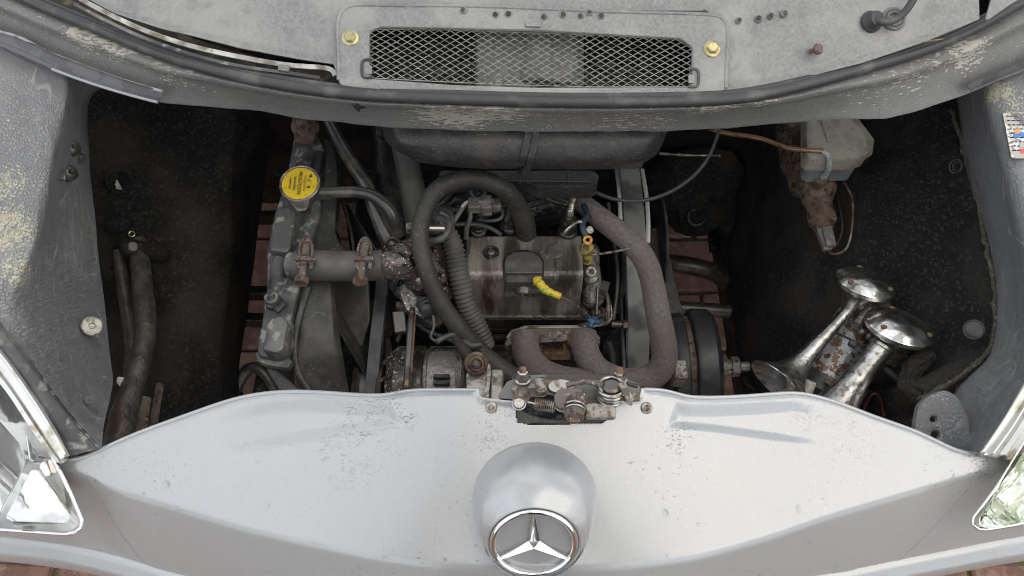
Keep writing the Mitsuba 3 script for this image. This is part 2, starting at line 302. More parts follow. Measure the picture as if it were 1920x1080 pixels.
def cover_col(p, n, uv):
    c = mix((.092, .082, .069), (.25, .228, .198), smoothstep(.35, .7, fbm(p.x * 55, p.y * 9, p.z * 9, octaves=3)))
    c = mix(c, (.42, .40, .36), smoothstep(.60, .78, fbm(p.x * 260, p.y * 260, p.z * 30, octaves=3)) * .5)
    c = mix(c, (.026, .021, .016), smoothstep(.50, .66, fbm(p.x * 60 + 9, p.y * 14, p.z * 14, octaves=5)) * .8)
    return c
mat('cover_paint', mikit.proc(cover_col), .30, .3, .5, bfn=fb(420), bs=.0007)
mat('cast_metal', lay((.23, .22, .20), [((.06, .055, .05), 30, .45, .65), ((.50, .48, .42), 380, .62, .72), ((.035, .03, .028), 200, .66, .75)]), .5, .55, bfn=fb(260), bs=.0016)
mat('pale_alloy', lay((.36, .345, .31), [((.20, .18, .15), 130, .5, .64), ((.09, .07, .055), 300, .62, .70)]), .45, .6, bfn=fb(260), bs=.0008)
mat('thermostat_metal', lay((.085, .08, .077), [((.12, .117, .113), 28, .52, .74), ((.012, .011, .011), 50, .52, .62), ((.72, .36, .33), 330, .66, .72), ((.75, .70, .68), 420, .74, .79)]), .26, .3, bfn=fb(120), bs=.0015)
mat('steel', lay((.42, .41, .39), [((.16, .11, .075), 110, .52, .68)]), .32, .9)
mat('dull_steel', lay((.15, .145, .14), [((.07, .06, .052), 40, .45, .65), ((.24, .15, .09), 150, .63, .72)]), .42, .7)
mat('rusty_steel', lay((.125, .108, .095), [((.155, .105, .075), 90, .52, .68), ((.075, .05, .042), 140, .5, .65), ((.33, .30, .26), 260, .64, .74)]), .6, .35, bfn=fb(300), bs=.001)
mat('rust', lay((.135, .082, .052), [((.20, .125, .075), 110, .45, .6), ((.08, .04, .03), 150, .52, .66)]), .85, .1, bfn=fb(300), bs=.0015)
mat('brown_rust', lay((.115, .077, .054), [((.18, .13, .10), 70, .42, .65), ((.05, .032, .026), 120, .5, .66)]), .85, .1, bfn=fb(260), bs=.0018)
mat('chrome', lay((.80, .79, .76), [((.45, .43, .40), 60, .52, .60), ((.30, .16, .08), 260, .70, .78)]), .25, 1.0, bfn=fb(60, 2), bs=.002)
mat('clean_chrome', (.80, .80, .80), .05, 1.0)
mat('dirty_chrome', lay((.40, .39, .37), [((.56, .55, .53), 60, .5, .65), ((.20, .18, .155), 180, .52, .72, (1, 1, 1), 5)]), .32, 1.0, bfn=fb(300), bs=.0004)
mat('motor_paint', lay((.27, .28, .285), [((.14, .085, .052), 120, .52, .60, (1, 1, 1), 5), ((.10, .055, .035), 150, .56, .62), ((.07, .04, .03), 180, .70, .74)]), .38, .5, bfn=fb(200), bs=.001)
mat('zinc', lay((.40, .36, .20), [((.28, .24, .13), 160, .5, .65)]), .28, .85)
mat('reservoir_plastic', lay((.27, .258, .215), [((.20, .182, .14), 40, .45, .68), ((.16, .12, .08), 180, .66, .76)]), .42)
mat('reservoir_base', lay((.17, .185, .19), [((.20, .20, .185), 50, .5, .68)]), .3)
mat('yellow_label', lay((.54, .38, .018), [((.40, .285, .03), 220, .55, .7)]), .35)
mat('ink', (.03, .028, .02), .5)
mat('yellow_plastic', lay((.50, .38, .03), [((.16, .34, .06), 190, .60, .66), ((.45, .34, .08), 260, .6, .7)]), .35)
mat('sender_plastic', lay((.30, .24, .05), [((.10, .08, .05), 160, .45, .6)]), .35)
mat('amber_plastic', lay((.42, .17, .03), [((.6, .34, .1), 160, .5, .65)]), .35)
mat('white_plastic', lay((.45, .435, .39), [((.32, .29, .23), 200, .55, .7)]), .4)
mat('red_wire', (.075, .008, .010), .4)
mat('blue_plastic', (.018, .07, .17), .4)
mat('blue_grey_plastic', (.025, .042, .06), .4)
mat('copper_pipe', lay((.26, .155, .10), [((.14, .09, .065), 120, .5, .65), ((.30, .35, .31), 60, .62, .72)]), .38, .6)
mat('verdigris', lay((.34, .39, .37), [((.20, .22, .20), 190, .5, .65)]), .6)
mat('grey_connector', lay((.11, .10, .092), [((.19, .175, .16), 120, .5, .7)]), .5)
mat('belt_rubber', lay((.22, .225, .225), [((.27, .27, .265), 22, .4, .7), ((.09, .09, .09), 16, .55, .7)], .08), .42)
mat('cap_rubber', lay((.055, .054, .052), [((.085, .082, .077), 60, .45, .7)], .15), .42)
mat('bright_steel', (.86, .86, .85), .45, .5)  # whitish base: the sky reflection on the rims is put into the colour
mat('greasy_alloy', lay((.25, .235, .21), [((.09, .08, .07), 150, .46, .64), ((.16, .10, .06), 200, .6, .7)]), .42, .6, bfn=fb(260), bs=.0008)
mat('grimy_tube', lay((.06, .055, .049), [((.085, .078, .07), 90, .42, .75, (1, 1, 1), 5), ((.085, .06, .042), 35, .50, .76), ((.04, .037, .033), 60, .5, .75)]), .45, .2, bfn=fb(200), bs=.002)
mat('sticker_paper', lay((.60, .58, .54), [((.22, .21, .2), 260, .52, .56), ((.38, .36, .33), 40, .5, .6)]), .45)
mat('orange_ink', (.72, .28, .05), .5); mat('blue_ink', (.05, .18, .55), .5); mat('red_ink', (.7, .08, .08), .5)
mat('facet', lay((.60, .61, .61), [((.44, .44, .43), 50, .45, .65)]), .12, 1.0, bfn=fb(90, 2), bs=.001)
mat('flange_dirty', lay((.27, .265, .25), [((.13, .11, .08), 70, .48, .66), ((.42, .41, .39), 40, .55, .7)]), .4)
mat('trim_edge', lay((.26, .265, .28), [((.12, .12, .125), 80, .5, .65)]), .4)  # lighter grey that paints a highlight on the trim strip
mat('reflector', lay((.50, .50, .48), [((.36, .34, .29), 24, .45, .7)]), .10, 1.0, bfn=fb(45, 2), bs=.0008)
mat('brick', lay((.185, .098, .075), [((.235, .142, .112), 30, .45, .65), ((.15, .08, .06), 60, .5, .66), ((.36, .29, .24), 300, .70, .78)], .12), .9, bfn=fb(260), bs=.002)
mat('jointing', lay((.115, .088, .07), [((.10, .16, .025), 25, .52, .60), ((.11, .09, .07), 300, .55, .65)]), 1.0)
mat('lens_pane', (.9, .9, .9), .1); scene['lens_pane'] = {'type': 'thindielectric', 'int_ior': 1.5}
scene['water'] = {'type': 'dielectric', 'int_ior': 1.33}
mat('pulley_black', lay((.030, .032, .034), [((.06, .062, .063), 30, .5, .7)]), .4)
mat('seam_paint', (.22, .225, .235), .4, .3)
mat('windscreen', (.05, .055, .06), .12)
mat('jacket', lay((.022, .024, .03), [((.035, .037, .044), 40, .4, .7)]), .8)
mat('jeans', (.03, .04, .07), .9); mat('skin', (.42, .26, .19), .5); mat('hair', (.03, .02, .015), .6)

# ---------------------------------------------------------------- ground: block paving
rng = random.Random(4)
gv = np.array([[-60, -60, -.012], [60, -60, -.012], [60, 60, -.012], [-60, 60, -.012]], float)
put('paving', (gv, np.array([[0, 1, 2], [0, 2, 3]])), 'jointing', False, kind='structure'); labels['paving']['label'] = 'red brick block paving with mossy joints under the car'
nb = 0
for r in range(-4, 14):
    for c in range(-9, 9):
        x, y = c * .1075 * 2 + (r % 2) * .1075, .05 + r * .1465
        h = rng.uniform(-.003, .003); b = box((x + rng.uniform(-.002, .002), y, -.03 + h), (.205, .139, .06), None, .005); t = rng.uniform(-.012, .012)
        v = b[0] - (x, y, 0); v = np.stack([v[:, 0] * math.cos(t) - v[:, 1] * math.sin(t), v[:, 0] * math.sin(t) + v[:, 1] * math.cos(t), v[:, 2]], 1) + (x, y, 0)
        if nb < 300 and -1.1 < x < 1.15 and -.35 < y < 1.45: put('paving__brick', (v, b[1]), 'brick', False); nb += 1
        else: scene.setdefault('_rest', []).append((v, b[1]))
EXTRA = scene.pop('_rest', [])
for r in range(-30, -4):
    for c in range(-20, 20): EXTRA.append(box((c * .215 + (r % 2) * .1075, .05 + r * .1465, -.03), (.205, .139, .06), None, .004))
put('paving__far_bricks', cat(*EXTRA), 'brick', False, kind='stuff')
# ---------------------------------------------------------------- front panel (silver nose)
TOP = [(105, 868), (160, 853), (190, 840), (250, 813), (350, 776), (440, 746), (500, 735), (560, 732), (640, 736), (700, 739), (730, 737), (765, 731), (830, 729), (897, 729), (899, 741), (905, 746), (963, 752), (1140, 752), (1199, 745), (1203, 728),
       (1235, 729), (1262, 734), (1290, 741), (1340, 743), (1420, 739), (1490, 735), (1530, 741), (1580, 756), (1640, 779), (1720, 808), (1780, 836), (1810, 846), (1850, 850), (1897, 851)]
def ztop(x, y): return .780 - math.tan(math.radians(20)) * (.294 - y) - .10 * x * x
def on_top(px, py):
    d = ray(px, py); t = .77
    for _ in range(30):
        q = CAM + d * t; t -= (q[2] - ztop(q[0], q[1])) / (d[2] - math.tan(math.radians(20)) * d[1])
    return CAM + d * t
CREASE = np.array([on_top(*q) for q in [(-200, 800), (20, 850), (105, 884), (160, 892), (200, 912), (330, 952), (460, 990), (600, 1022), (720, 1046), (850, 1062), (1003, 1068), (1150, 1062), (1290, 1046), (1420, 1013), (1560, 966), (1700, 925), (1800, 896), (1850, 884), (1900, 872), (2150, 800)]])
cx, cy = CREASE[:, 0], CREASE[:, 1]
crease_y = PchipInterpolator(cx, cy)
def sdf(poly, p):
    a = np.asarray(poly)[:, :2]; b = np.roll(a, -1, 0); p = p[:, None]; ab = b - a
    t = np.clip(((p - a) * ab).sum(-1) / (ab ** 2).sum(-1), 0, 1); d = np.linalg.norm(p - a - t[..., None] * ab, axis=-1).min(1)
    return np.where(shapely.contains_xy(Polygon(a), p[:, 0, 0], p[:, 0, 1]), -d, d)
def linedist(line, p):
    a = np.asarray(line)[:-1, :2]; b = np.asarray(line)[1:, :2]; p = p[:, None]; ab = b - a
    t = np.clip(((p - a) * ab).sum(-1) / (ab ** 2).sum(-1), 0, 1); return np.linalg.norm(p - a - t[..., None] * ab, axis=-1).min(1)
sst = lambda a, b, x: (lambda t: t * t * (3 - 2 * t))(np.clip((x - a) / (b - a), 0, 1))
PL = [on_top(*q)[:2] for q in [(500, 746), (560, 743), (640, 746), (700, 750), (737, 752), (757, 790), (752, 803), (690, 812), (560, 832), (440, 858), (330, 880), (300, 868), (330, 815), (400, 775)]]
PR = [on_top(*q)[:2] for q in [(1262, 750), (1290, 753), (1340, 754), (1420, 750), (1490, 746), (1560, 762), (1640, 793), (1740, 836), (1790, 862), (1700, 868), (1600, 852), (1460, 832), (1340, 815), (1243, 806), (1246, 795)]]
EDGE = np.array([on_top(*q)[:2] for q in TOP])
def fz(x, y):
    p = np.stack([x, y], -1).reshape(-1, 2); X, Y = p.T
    t = .780 - math.tan(math.radians(20)) * (.294 - Y) - .10 * X * X
    c = crease_y(np.clip(X, cx[0], cx[-1])); tc = .780 - math.tan(math.radians(20)) * (.294 - c) - .10 * X * X
    low = tc - 1.25 * (c - Y) - .6 * np.clip(c - Y, 0, .2) ** 2
    k = .0035; h = np.clip(.5 + .5 * (low - t) / k, 0, 1); z = low * (1 - h) + t * h - k * h * (1 - h)
    for P in (PL, PR): z -= .0068 * sst(0.0, .014, -sdf(P, p)) * (1 - sst(.23, .34, np.abs(X - .02)))
    z += .0022 * (1 - sst(.002, .006, linedist(EDGE, p)))
    z += (meshkit.fbm(np.stack([X * 6, Y * 6, X * 0], 1), 2, 3) - .5) * .0022
    return z.reshape(np.shape(x))
def on_f(px, py):
    d = np.array([ray(a, b) for a, b in zip(np.ravel(px), np.ravel(py))]); t0, t1 = np.full(len(d), .55), np.full(len(d), 1.3)
    for _ in range(28):
        t = (t0 + t1) / 2; q = CAM + d * t[:, None]; below = q[:, 2] < fz(q[:, 0], q[:, 1]); t1 = np.where(below, t, t1); t0 = np.where(below, t0, t)
    return CAM + d * ((t0 + t1) / 2)[:, None]
tx, ty = np.array(TOP, float).T
us = np.unique(np.r_[np.linspace(-160, 2080, 500), 896, 897, 898, 899, 901, 905, 1199, 1201, 1203]); top = np.interp(us, tx, ty)
vs = np.r_[0, .006, .012, .02, np.linspace(.03, 1, 110)]
PX = np.broadcast_to(us, (len(vs), len(us))); BUMP_PX = [(-260, 985), (-80, 998), (60, 1012), (150, 1026), (250, 1052), (340, 1078), (500, 1100), (700, 1116), (1003, 1124), (1300, 1112), (1430, 1094), (1560, 1076), (1680, 1052), (1760, 1036), (1850, 1018), (1920, 1006), (2150, 975)]
PY = top + (np.interp(us, *np.array(BUMP_PX, float).T) + 5 - top) * vs[:, None]
V = on_f(PX, PY); Fc = gridfaces(len(vs), len(us))
LATCH_HOLE = Polygon([(966, 690), (966, 772), (970, 793), (1000, 797), (1130, 794), (1140, 786), (1138, 690)])
keep = ~shapely.contains_xy(LATCH_HOLE, PX.ravel()[Fc].mean(1), PY.ravel()[Fc].mean(1)); Fc = Fc[keep]
if np.cross(V[Fc[0, 1]] - V[Fc[0, 0]], V[Fc[0, 2]] - V[Fc[0, 0]])[2] < 0: Fc = Fc[:, ::-1]
part('front_panel', solidify(V, Fc, .0035), 'silver_paint', 'silver painted nose panel with smudges and raised emblem boss', 40)
# rolled rim along the top edge, in the two runs either side of the latch
for run in ([q for q in TOP if q[0] <= 897], [q for q in TOP if q[0] >= 1203]):
    w = on_f([q[0] for q in run], [q[1] + 1.5 for q in run]); part('front_panel__edge_fold', tube(smoothpath(w, 120)[1:-1] - (0, 0, .0012), .0021, 10), 'silver_paint')
# seams between the nose, the wings and the bumper
def seam(pts, name='front_panel__seam'):
    w = smoothpath(on_f([q[0] for q in pts], [q[1] for q in pts]), 60); part(name, tube(w - (0, 0, .0004), .0008, 8), 'seam_paint')
seam([(163, 893), (185, 925), (215, 980), (250, 1030), (275, 1056), (300, 1066), (340, 1076)]); seam([(1822, 908), (1780, 955), (1735, 1003), (1700, 1037), (1680, 1052), (1640, 1062), (1560, 1074)])
# emblem boss
BN = unit([0.0, -math.cos(math.radians(34)), math.sin(math.radians(34))]); BC = at(1001, 1018, on_f([1001], [1018])[0][2] + .020)
bx, by, _ = basis(BN); a = np.linspace(0, 2 * np.pi, 97)[:-1]
base_px = [(1003 + 119 * math.cos(q) * (1 + .03 * math.sin(q)), (940 - 112 * math.sin(q)) if math.sin(q) > 0 else 940 - 152 * math.sin(q)) for q in a]
base = on_f([q[0] for q in base_px], [q[1] for q in base_px]); base[:, 2] -= .002
ringp = lambda r, h: BC + BN * h + r * (np.cos(a)[:, None] * bx + np.sin(a)[:, None] * by)
outer = ringp(.0475, -.001); cb = base.mean(0); rows = [base - (0, 0, .002)]; base = base + (cb - base) * .022 + (0, 0, .0042)
for t in np.linspace(0, 1, 16):
    q = base * (1 - t) + outer * t; q = q + (BN * .35 + np.array([0, 0, .65])) * (math.sin(math.pi * t) ** 1.0 * .012); rows.append(q)
rows += [ringp(.0455, .0012), ringp(.0435, .0005), ringp(.0425, -.003), ringp(.02, -.003), ringp(.0001, -.003)]
m, k = len(rows), len(a); i, j = np.meshgrid(np.arange(m - 1), np.arange(k), indexing='ij')
qd = np.stack([i * k + j, i * k + (j + 1) % k, (i + 1) * k + (j + 1) % k, (i + 1) * k + j], -1).reshape(-1, 4)
part('front_panel__emblem_boss', (np.vstack(rows), np.vstack([qd[:, [0, 1, 2]], qd[:, [0, 2, 3]]])), 'silver_paint', 'rounded silver boss carrying the three pointed star')
ring = sweep(ringp(.0395, .0015)[np.r_[0:96, 0]], [(-.0032, -.003), (-.0028, .001), (0, .0034), (.0028, .001), (.0032, -.003)], caps=False)
part('emblem', torus(BC + BN * .001, BN, .0395, .0031, 72, 14), 'clean_chrome', 'round chrome three pointed star emblem')
sv, sf = [], []
for q in range(3):
    ang = math.radians(90 + 120 * q); d = math.cos(ang) * bx + math.sin(ang) * by; e = np.cross(BN, d)
    P = BC + BN * .0005; tip = P + d * .0395; L, R_ = P + (d * .5 + e * .866) * .0062, P + (d * .5 - e * .866) * .0062
    pts = [P + BN * .0068, L, tip + e * .0012, tip + BN * .0026, tip - e * .0012, R_, P]
    k0 = len(sv); sv += pts; sf += [[k0, k0 + 3, k0 + 1], [k0 + 1, k0 + 3, k0 + 2], [k0, k0 + 5, k0 + 3], [k0 + 5, k0 + 4, k0 + 3]]
part('emblem__star', (np.array(sv), np.array(sf)[:, ::-1]), 'clean_chrome', None, False)
# rivets beside the latch
for px, py in ((921, 764), (1212, 765)):
    q = on_f([px], [py])[0]; n = unit([0, -.34, .94])
    part('front_panel__rivet', lathe(q - n * .002, q + n, [(0, .006), (.003, .006), (.0042, .0052), (.0046, .003), (.0028, .0022), (.0026, .0001)], 24), 'pale_alloy', 'silver rivet left of the latch' if px < 1000 else 'silver rivet right of the latch')
# ---------------------------------------------------------------- bumper
def bump_rows():
    A = [(-260, 985), (-80, 998), (60, 1012), (150, 1026), (250, 1052), (340, 1078), (500, 1100), (700, 1116), (1003, 1124), (1300, 1112), (1430, 1094), (1560, 1076), (1680, 1052), (1760, 1036), (1850, 1018), (1920, 1006), (2150, 975)]
    out = []
    for dz, dy, dp in ((-.006, .012, -6), (-.0035, 0, 0), (-.009, -.010, 0), (-.014, -.015, 0), (-.026, -.018, 0), (-.050, -.009, 0), (-.12, .018, 0), (-.26, .08, 0)):
        r = []
        for q in A:
            w = on_f([q[0]], [q[1]])[0] + (0, dy * (.75 + .25 * abs(q[0] - 1003) / 900), dz); r.append(w)
        out.append(r)
    return np.array(out)
BR = bump_rows(); R = np.stack([PchipInterpolator(np.arange(BR.shape[1]), b)(np.linspace(0, BR.shape[1] - 1, 160)) for b in BR])
R = PchipInterpolator(np.arange(len(R)), R)(np.linspace(0, len(R) - 1, 50)); v = R.reshape(-1, 3); f = gridfaces(50, 160)
if np.cross(v[f[:, 1]] - v[f[:, 0]], v[f[:, 2]] - v[f[:, 0]])[:, 2].sum() < 0: f = f[:, ::-1]
part('bumper', solidify(v, f, .004), 'silver_paint', 'silver bumper lip curving away below the headlights')
# ---------------------------------------------------------------- headlights
def headlight(outline, zf, side):
    ring = np.array([at(x, y, zf(x, y)) for x, y in outline]); c = ring.mean(0)
    n = unit([-.25 * side, -.35, .9]); x, y, n = basis(n)
    loc = lambda p: np.stack([(p - c) @ x, (p - c) @ y], -1)
    g = Polygon(loc(ring)).buffer(-.006, resolution=6).buffer(.006, resolution=6); g2 = np.array(g.exterior.coords)[:-1]
    s = np.linspace(0, g.exterior.length, 121)[:-1]; g2 = np.array([g.exterior.interpolate(q).coords[0] for q in s]); m2 = g2.mean(0)
    H = lambda q: sum(((ring - c) @ n).mean() for _ in [0])
    # height of the rim above the mean plane
    from scipy.interpolate import griddata
    rl = loc(ring); rh = (ring - c) @ n; A = np.c_[rl, np.ones(len(rl))]; co = np.linalg.lstsq(A, rh, rcond=None)[0]
    hz = lambda q: q @ co[:2] + co[2]
    def dome(scale_h, inset, steps=14):
        rows = []
        for t in np.linspace(0, 1, steps):
            q = m2 + (g2 - m2) * (1 - t) * (1 - inset); rows.append(c + q[:, :1] * x + q[:, 1:] * y + (hz(q) + scale_h * (1 - (1 - t) ** 2.4))[:, None] * n)
        v = np.vstack(rows); k = len(g2); i, j = np.meshgrid(np.arange(steps - 1), np.arange(k), indexing='ij')
        qd = np.stack([i * k + j, i * k + (j + 1) % k, (i + 1) * k + (j + 1) % k, (i + 1) * k + j], -1).reshape(-1, 4)
        f = np.vstack([qd[:, [0, 1, 2]], qd[:, [0, 2, 3]]]); return (v, f)
    key = 'headlight' if 'car__headlight' not in scene else 'headlight_001'
    lab = 'clear headlight at the left edge' if side < 0 else 'clear headlight at the right edge with a greenish reflector'
    k = part('headlight', sweep(np.vstack([c + g2[:, :1] * x + g2[:, 1:] * y + hz(g2)[:, None] * n, (c + g2[:1, :1] * x + g2[:1, 1:] * y + hz(g2[:1])[:, None] * n)]), circ(.0019, 10), caps=False), 'clean_chrome', lab)
    key = k[5:]
    part(key + '__lens', dome(.012, .0), 'lens_pane')
    v, f = dome(-.035, .02, 20); cut = np.abs(np.sin((v - c) @ x * 42 + (v - c) @ y * 25)); v = v + n * (np.round(cut * 3) / 3 * .010)[:, None] * (side > 0)
    part(key + '__reflector', (v, f), 'reflector' if side < 0 else 'green_reflector', None, 12)
    return key, c, x, y, n, hz, m2
mat('green_reflector', lay((.66, .70, .60), [((.40, .45, .30), 60, .45, .6), ((.85, .86, .82), 120, .6, .7)]), .14, 1.0, bfn=fb(110, 3), bs=.006)
headlight([(-150, 470), (-40, 590), (20, 690), (70, 790), (103, 866), (135, 930), (156, 980), (150, 995), (125, 1002), (60, 997), (-40, 990), (-150, 985), (-260, 960), (-260, 520)], lambda x, y: .752 - .00018 * (y - 868) - .00004 * (155 - x), -1)
headlight([(2080, 520), (1990, 700), (1940, 800), (1900, 862), (1868, 915), (1838, 955), (1818, 980), (1824, 990), (1850, 992), (1900, 984), (1980, 968), (2090, 940), (2240, 900), (2240, 560)], lambda x, y: .752 - .00018 * (y - 868) - .00004 * (x - 1820), 1)
# bright facets inside the left headlight
o = at(60, 920, .738)
part('headlight__facet', slab([(8, 972), (58, 880), (72, 880), (138, 975), (130, 982), (20, 978)], o, unit([.05, -.30, .95]), .004, .0015, .003), 'facet', None, 30)
for k_, (poly, nn, zz) in enumerate([([(-30, 850), (14, 690), (32, 735), (50, 868), (2, 960), (-30, 958)], [.45, .45, .77], .0), ([(20, 690), (48, 740), (84, 838), (64, 868), (54, 860), (36, 735)], [.4, .25, .88], .006), ([(80, 850), (98, 890), (146, 972), (142, 977), (74, 876)], [.55, -.1, .83], .004)]):
    part('headlight__facet', slab(poly, o + (0, 0, zz), unit(nn), .004, .0015, .003), ['clean_chrome', 'facet', 'clean_chrome', 'facet'][k_], None, 30)
# ---------------------------------------------------------------- wing flanges beside the headlights
def strip(a, b, name, m, th=.002, lift=None, n=40, label=None):
    """a skin between two measured lines, with its profile given by lift [(t, up)]"""
    A = smoothpath([at(*q) for q in a], n); B = smoothpath([at(*q) for q in b], n); rows = []
    for t, u in (lift or [(0, 0), (1, 0)]): rows.append(A * (1 - t) + B * t + np.array([0, 0, u]))
    v = np.array(rows).reshape(-1, 3); f = gridfaces(len(rows), n)
    if np.cross(v[f[:, 1]] - v[f[:, 0]], v[f[:, 2]] - v[f[:, 0]])[:, 2].sum() < 0: f = f[:, ::-1]
    return part(name, solidify(v, f, th), m, label, 30)
strip([(-140, 440, .79), (0, 606, .787), (60, 680, .78), (130, 775, .768), (191, 841, .752)], [(-140, 500, .795), (0, 652, .79), (50, 718, .782), (100, 795, .770), (133, 853, .757)], 'wing_flange', 'tank_plastic', .003,
      [(0, .004), (.08, .005), (.14, .0), (.9, -.002), (1, .001)], label='dark grey gutter beside the left headlight')
strip([(-140, 500, .797), (0, 654, .792), (50, 720, .784), (100, 797, .772), (131, 854, .758)], [(-140, 580, .79), (0, 720, .784), (45, 785, .776), (80, 835, .767), (106, 868, .757)], 'wing_flange', 'bright_flange', .003,
      [(0, .0), (.06, .006), (.16, .007), (.24, .003), (.6, .002), (.64, -.006), (.72, -.006), (.76, .002), (1, .0)], label='bright silver flange beside the left headlight')
strip([(1836, 850, .757), (1880, 785, .768), (1930, 700, .779), (2040, 520, .795)], [(1862, 851, .757), (1905, 790, .768), (1950, 712, .78), (2070, 530, .79)], 'wing_flange', 'bright_flange', .003,
      [(0, .004), (.1, .005), (.25, .005), (.35, -.004), (.8, -.004), (.9, .003), (1, .003)], label='bright silver flange beside the right headlight')
strip([(1864, 851, .756), (1907, 790, .767), (1952, 712, .779), (2072, 530, .79)], [(1898, 860, .753), (1940, 798, .762), (1985, 720, .772), (2110, 540, .78)], 'wing_flange', 'bright_flange', .003,
      [(0, -.006), (.15, -.006), (.22, .002), (.5, .005), (.75, .0), (.8, -.005), (1, -.003)], label='grey inner flange beside the right headlight')
# outer wings, beyond the frame
strip([(-140, 60, .82), (-150, 300, .81), (-150, 560, .79), (-260, 960, .72)], [(-420, 60, .70), (-430, 300, .70), (-430, 560, .68), (-430, 960, .62)], 'wing', 'silver_paint', .003, [(0, 0), (.5, .03), (1, 0)], label='silver left wing')
strip([(2060, 40, .82), (2060, 300, .81), (2060, 520, .79), (2240, 900, .72)], [(2330, 60, .70), (2340, 300, .70), (2350, 560, .68), (2370, 960, .62)], 'wing', 'silver_paint', .003, [(0, 0), (.5, .03), (1, 0)], label='silver right wing')
# ---------------------------------------------------------------- cowl lip, seal, scuttle panel
TUBE = [(-160, -100), (57, 2), (160, 45), (320, 108), (480, 150), (633, 174), (773, 183), (973, 190), (1130, 192), (1280, 190), (1413, 180), (1613, 130), (1780, 75), (1913, 5), (2060, -80)]
LIP = [(-160, -20), (0, 85), (95, 128), (200, 165), (300, 192), (400, 201), (480, 208), (560, 222), (640, 230), (720, 237), (850, 244), (1000, 247), (1150, 247), (1280, 245), (1400, 237), (1500, 228), (1565, 224), (1650, 223), (1690, 216), (1750, 198), (1810, 178), (1850, 160), (1920, 132), (2060, 50)]
def arc(pts, xs): return PchipInterpolator(*np.array(pts, float).T)(xs)
xs = np.linspace(-150, 2050, 220); yt, yl = arc(TUBE, xs), arc(LIP, xs); rows = []
for fr, z in ((-.12, .868), (0, .872), (.16, .8735), (.26, .8725), (.34, .868), (.42, .859), (.60, .847), (.80, .835), (.95, .827), (1.0, .824)):
    rows.append([at(x, a_ * (1 - fr) + b_ * fr, z) for x, a_, b_ in zip(xs, yt, yl)])
rows.append([q + np.array([0, .012, -.002]) for q in rows[-1]]); G = np.array(rows); G = PchipInterpolator(np.arange(len(G)), G)(np.linspace(0, len(G) - 1, 40))
v = G.reshape(-1, 3) + ((meshkit.fbm(G.reshape(-1, 3) * 35, 3, 2) - .5) * .0022)[:, None]; f = gridfaces(40, 220)
if np.cross(v[f[:, 1]] - v[f[:, 0]], v[f[:, 2]] - v[f[:, 0]])[:, 2].sum() < 0: f = f[:, ::-1]
part('cowl_lip', solidify(v, f, .003), 'cowl_plastic', 'worn black plastic cowl lip with rubbed beige patches', 40)
part('bonnet_seal', cat(tube(smoothpath([at(x, y, .880) for x, y in TUBE], 200), .0062, 16), tube(smoothpath([at(x, y - 11, .8775) for x, y in TUBE], 200), .0042, 10)), 'black_rubber', 'black rubber bonnet seal arching across the cowl')
# two torn trim strips on the lip
def trimstrip(A, B, z, m, name, label): strip([(x, y, z) for x, y in A], [(x, y, z - .012) for x, y in B], name, m, .0012, [(0, 0), (.12, .0025), (.2, .0005), (.7, .001), (.78, .003), (1, .002)], label=label)
trimstrip([(0, 58), (60, 78), (95, 100), (160, 125), (230, 150), (307, 172)], [(0, 88), (60, 113), (95, 130), (160, 154), (230, 176), (298, 193)], .866, 'strip_tape', 'trim_strip', 'torn grey trim strip at the left end of the cowl lip') if 0 else None
mat('strip_tape', lay((.075, .075, .08), [((.05, .05, .055), 60, .5, .6)]), .35)
trimstrip([(-60, 30), (0, 56), (60, 80), (95, 98), (160, 123), (230, 148), (307, 171)], [(-60, 60), (0, 88), (60, 113), (95, 130), (160, 154), (230, 176), (299, 194)], .852, 'strip_tape', 'trim_strip', 'torn grey trim strip at the left end of the cowl lip')
for P_ in ([(95, 100), (160, 125), (230, 150), (305, 172)], [(100, 131), (160, 153), (230, 175), (297, 193)], [(0, 60), (45, 74), (92, 99)]): part('trim_strip__edge', tube(smoothpath([at(x, y, .852 if y < 100 + (x - 95) * .36 else .8405) + (0, -.001, .002) for x, y in P_], 40), .0017, 8), 'trim_edge')  # thin light tubes added as painted highlight lines along the strip
trimstrip([(1812, 158), (1860, 138), (1920, 112), (2000, 70)], [(1820, 174), (1862, 155), (1920, 131), (2000, 92)], .845, 'strip_tape', 'trim_strip', 'torn grey trim strip at the right end of the cowl lip')
CN = unit([0, -math.sin(math.radians(25)), math.cos(math.radians(25))]); CO = at(1000, 180, .873)
onc = lambda px, py, h=0.0: onplane(px, py, CO + CN * h, CN)
PB = [(60, -75), (130, -22), (213, 24), (300, 53), (367, 69), (450, 90), (560, 110), (628, 120), (634, 150), (700, 168), (850, 176), (1000, 180), (1200, 180), (1330, 174), (1460, 157), (1613, 119), (1740, 76), (1836, 36)]
xs = np.linspace(60, 1836, 240); yb = np.interp(xs, *np.array(PB, float).T); rows = []
for t in np.linspace(0, 1, 60): rows.append([onc(x, y * (1 - t) - 240 * t, .0 if t > .02 else -.002) for x, y in zip(xs, yb)])
G = np.array(rows); v = G.reshape(-1, 3) + CN * ((meshkit.fbm(G.reshape(-1, 3) * 14, 3, 8) - .5) * .006)[:, None]; f = gridfaces(60, 240)
d = v - CAM; pxy = np.stack([960 + FPX * (d @ RGT) / (d @ FWD), 540 - FPX * (d @ UPV) / (d @ FWD)], 1)
MESHQ = [(693, 58), (714, 50), (1000, 56), (1276, 72), (1298, 88), (1297, 162), (1000, 163), (850, 158), (693, 146)]
f = f[~shapely.contains_xy(Polygon(MESHQ).buffer(4), *pxy[f].mean(1).T)]
if np.cross(v[f[:, 1]] - v[f[:, 0]], v[f[:, 2]] - v[f[:, 0]])[:, 2].sum() < 0: f = f[:, ::-1]
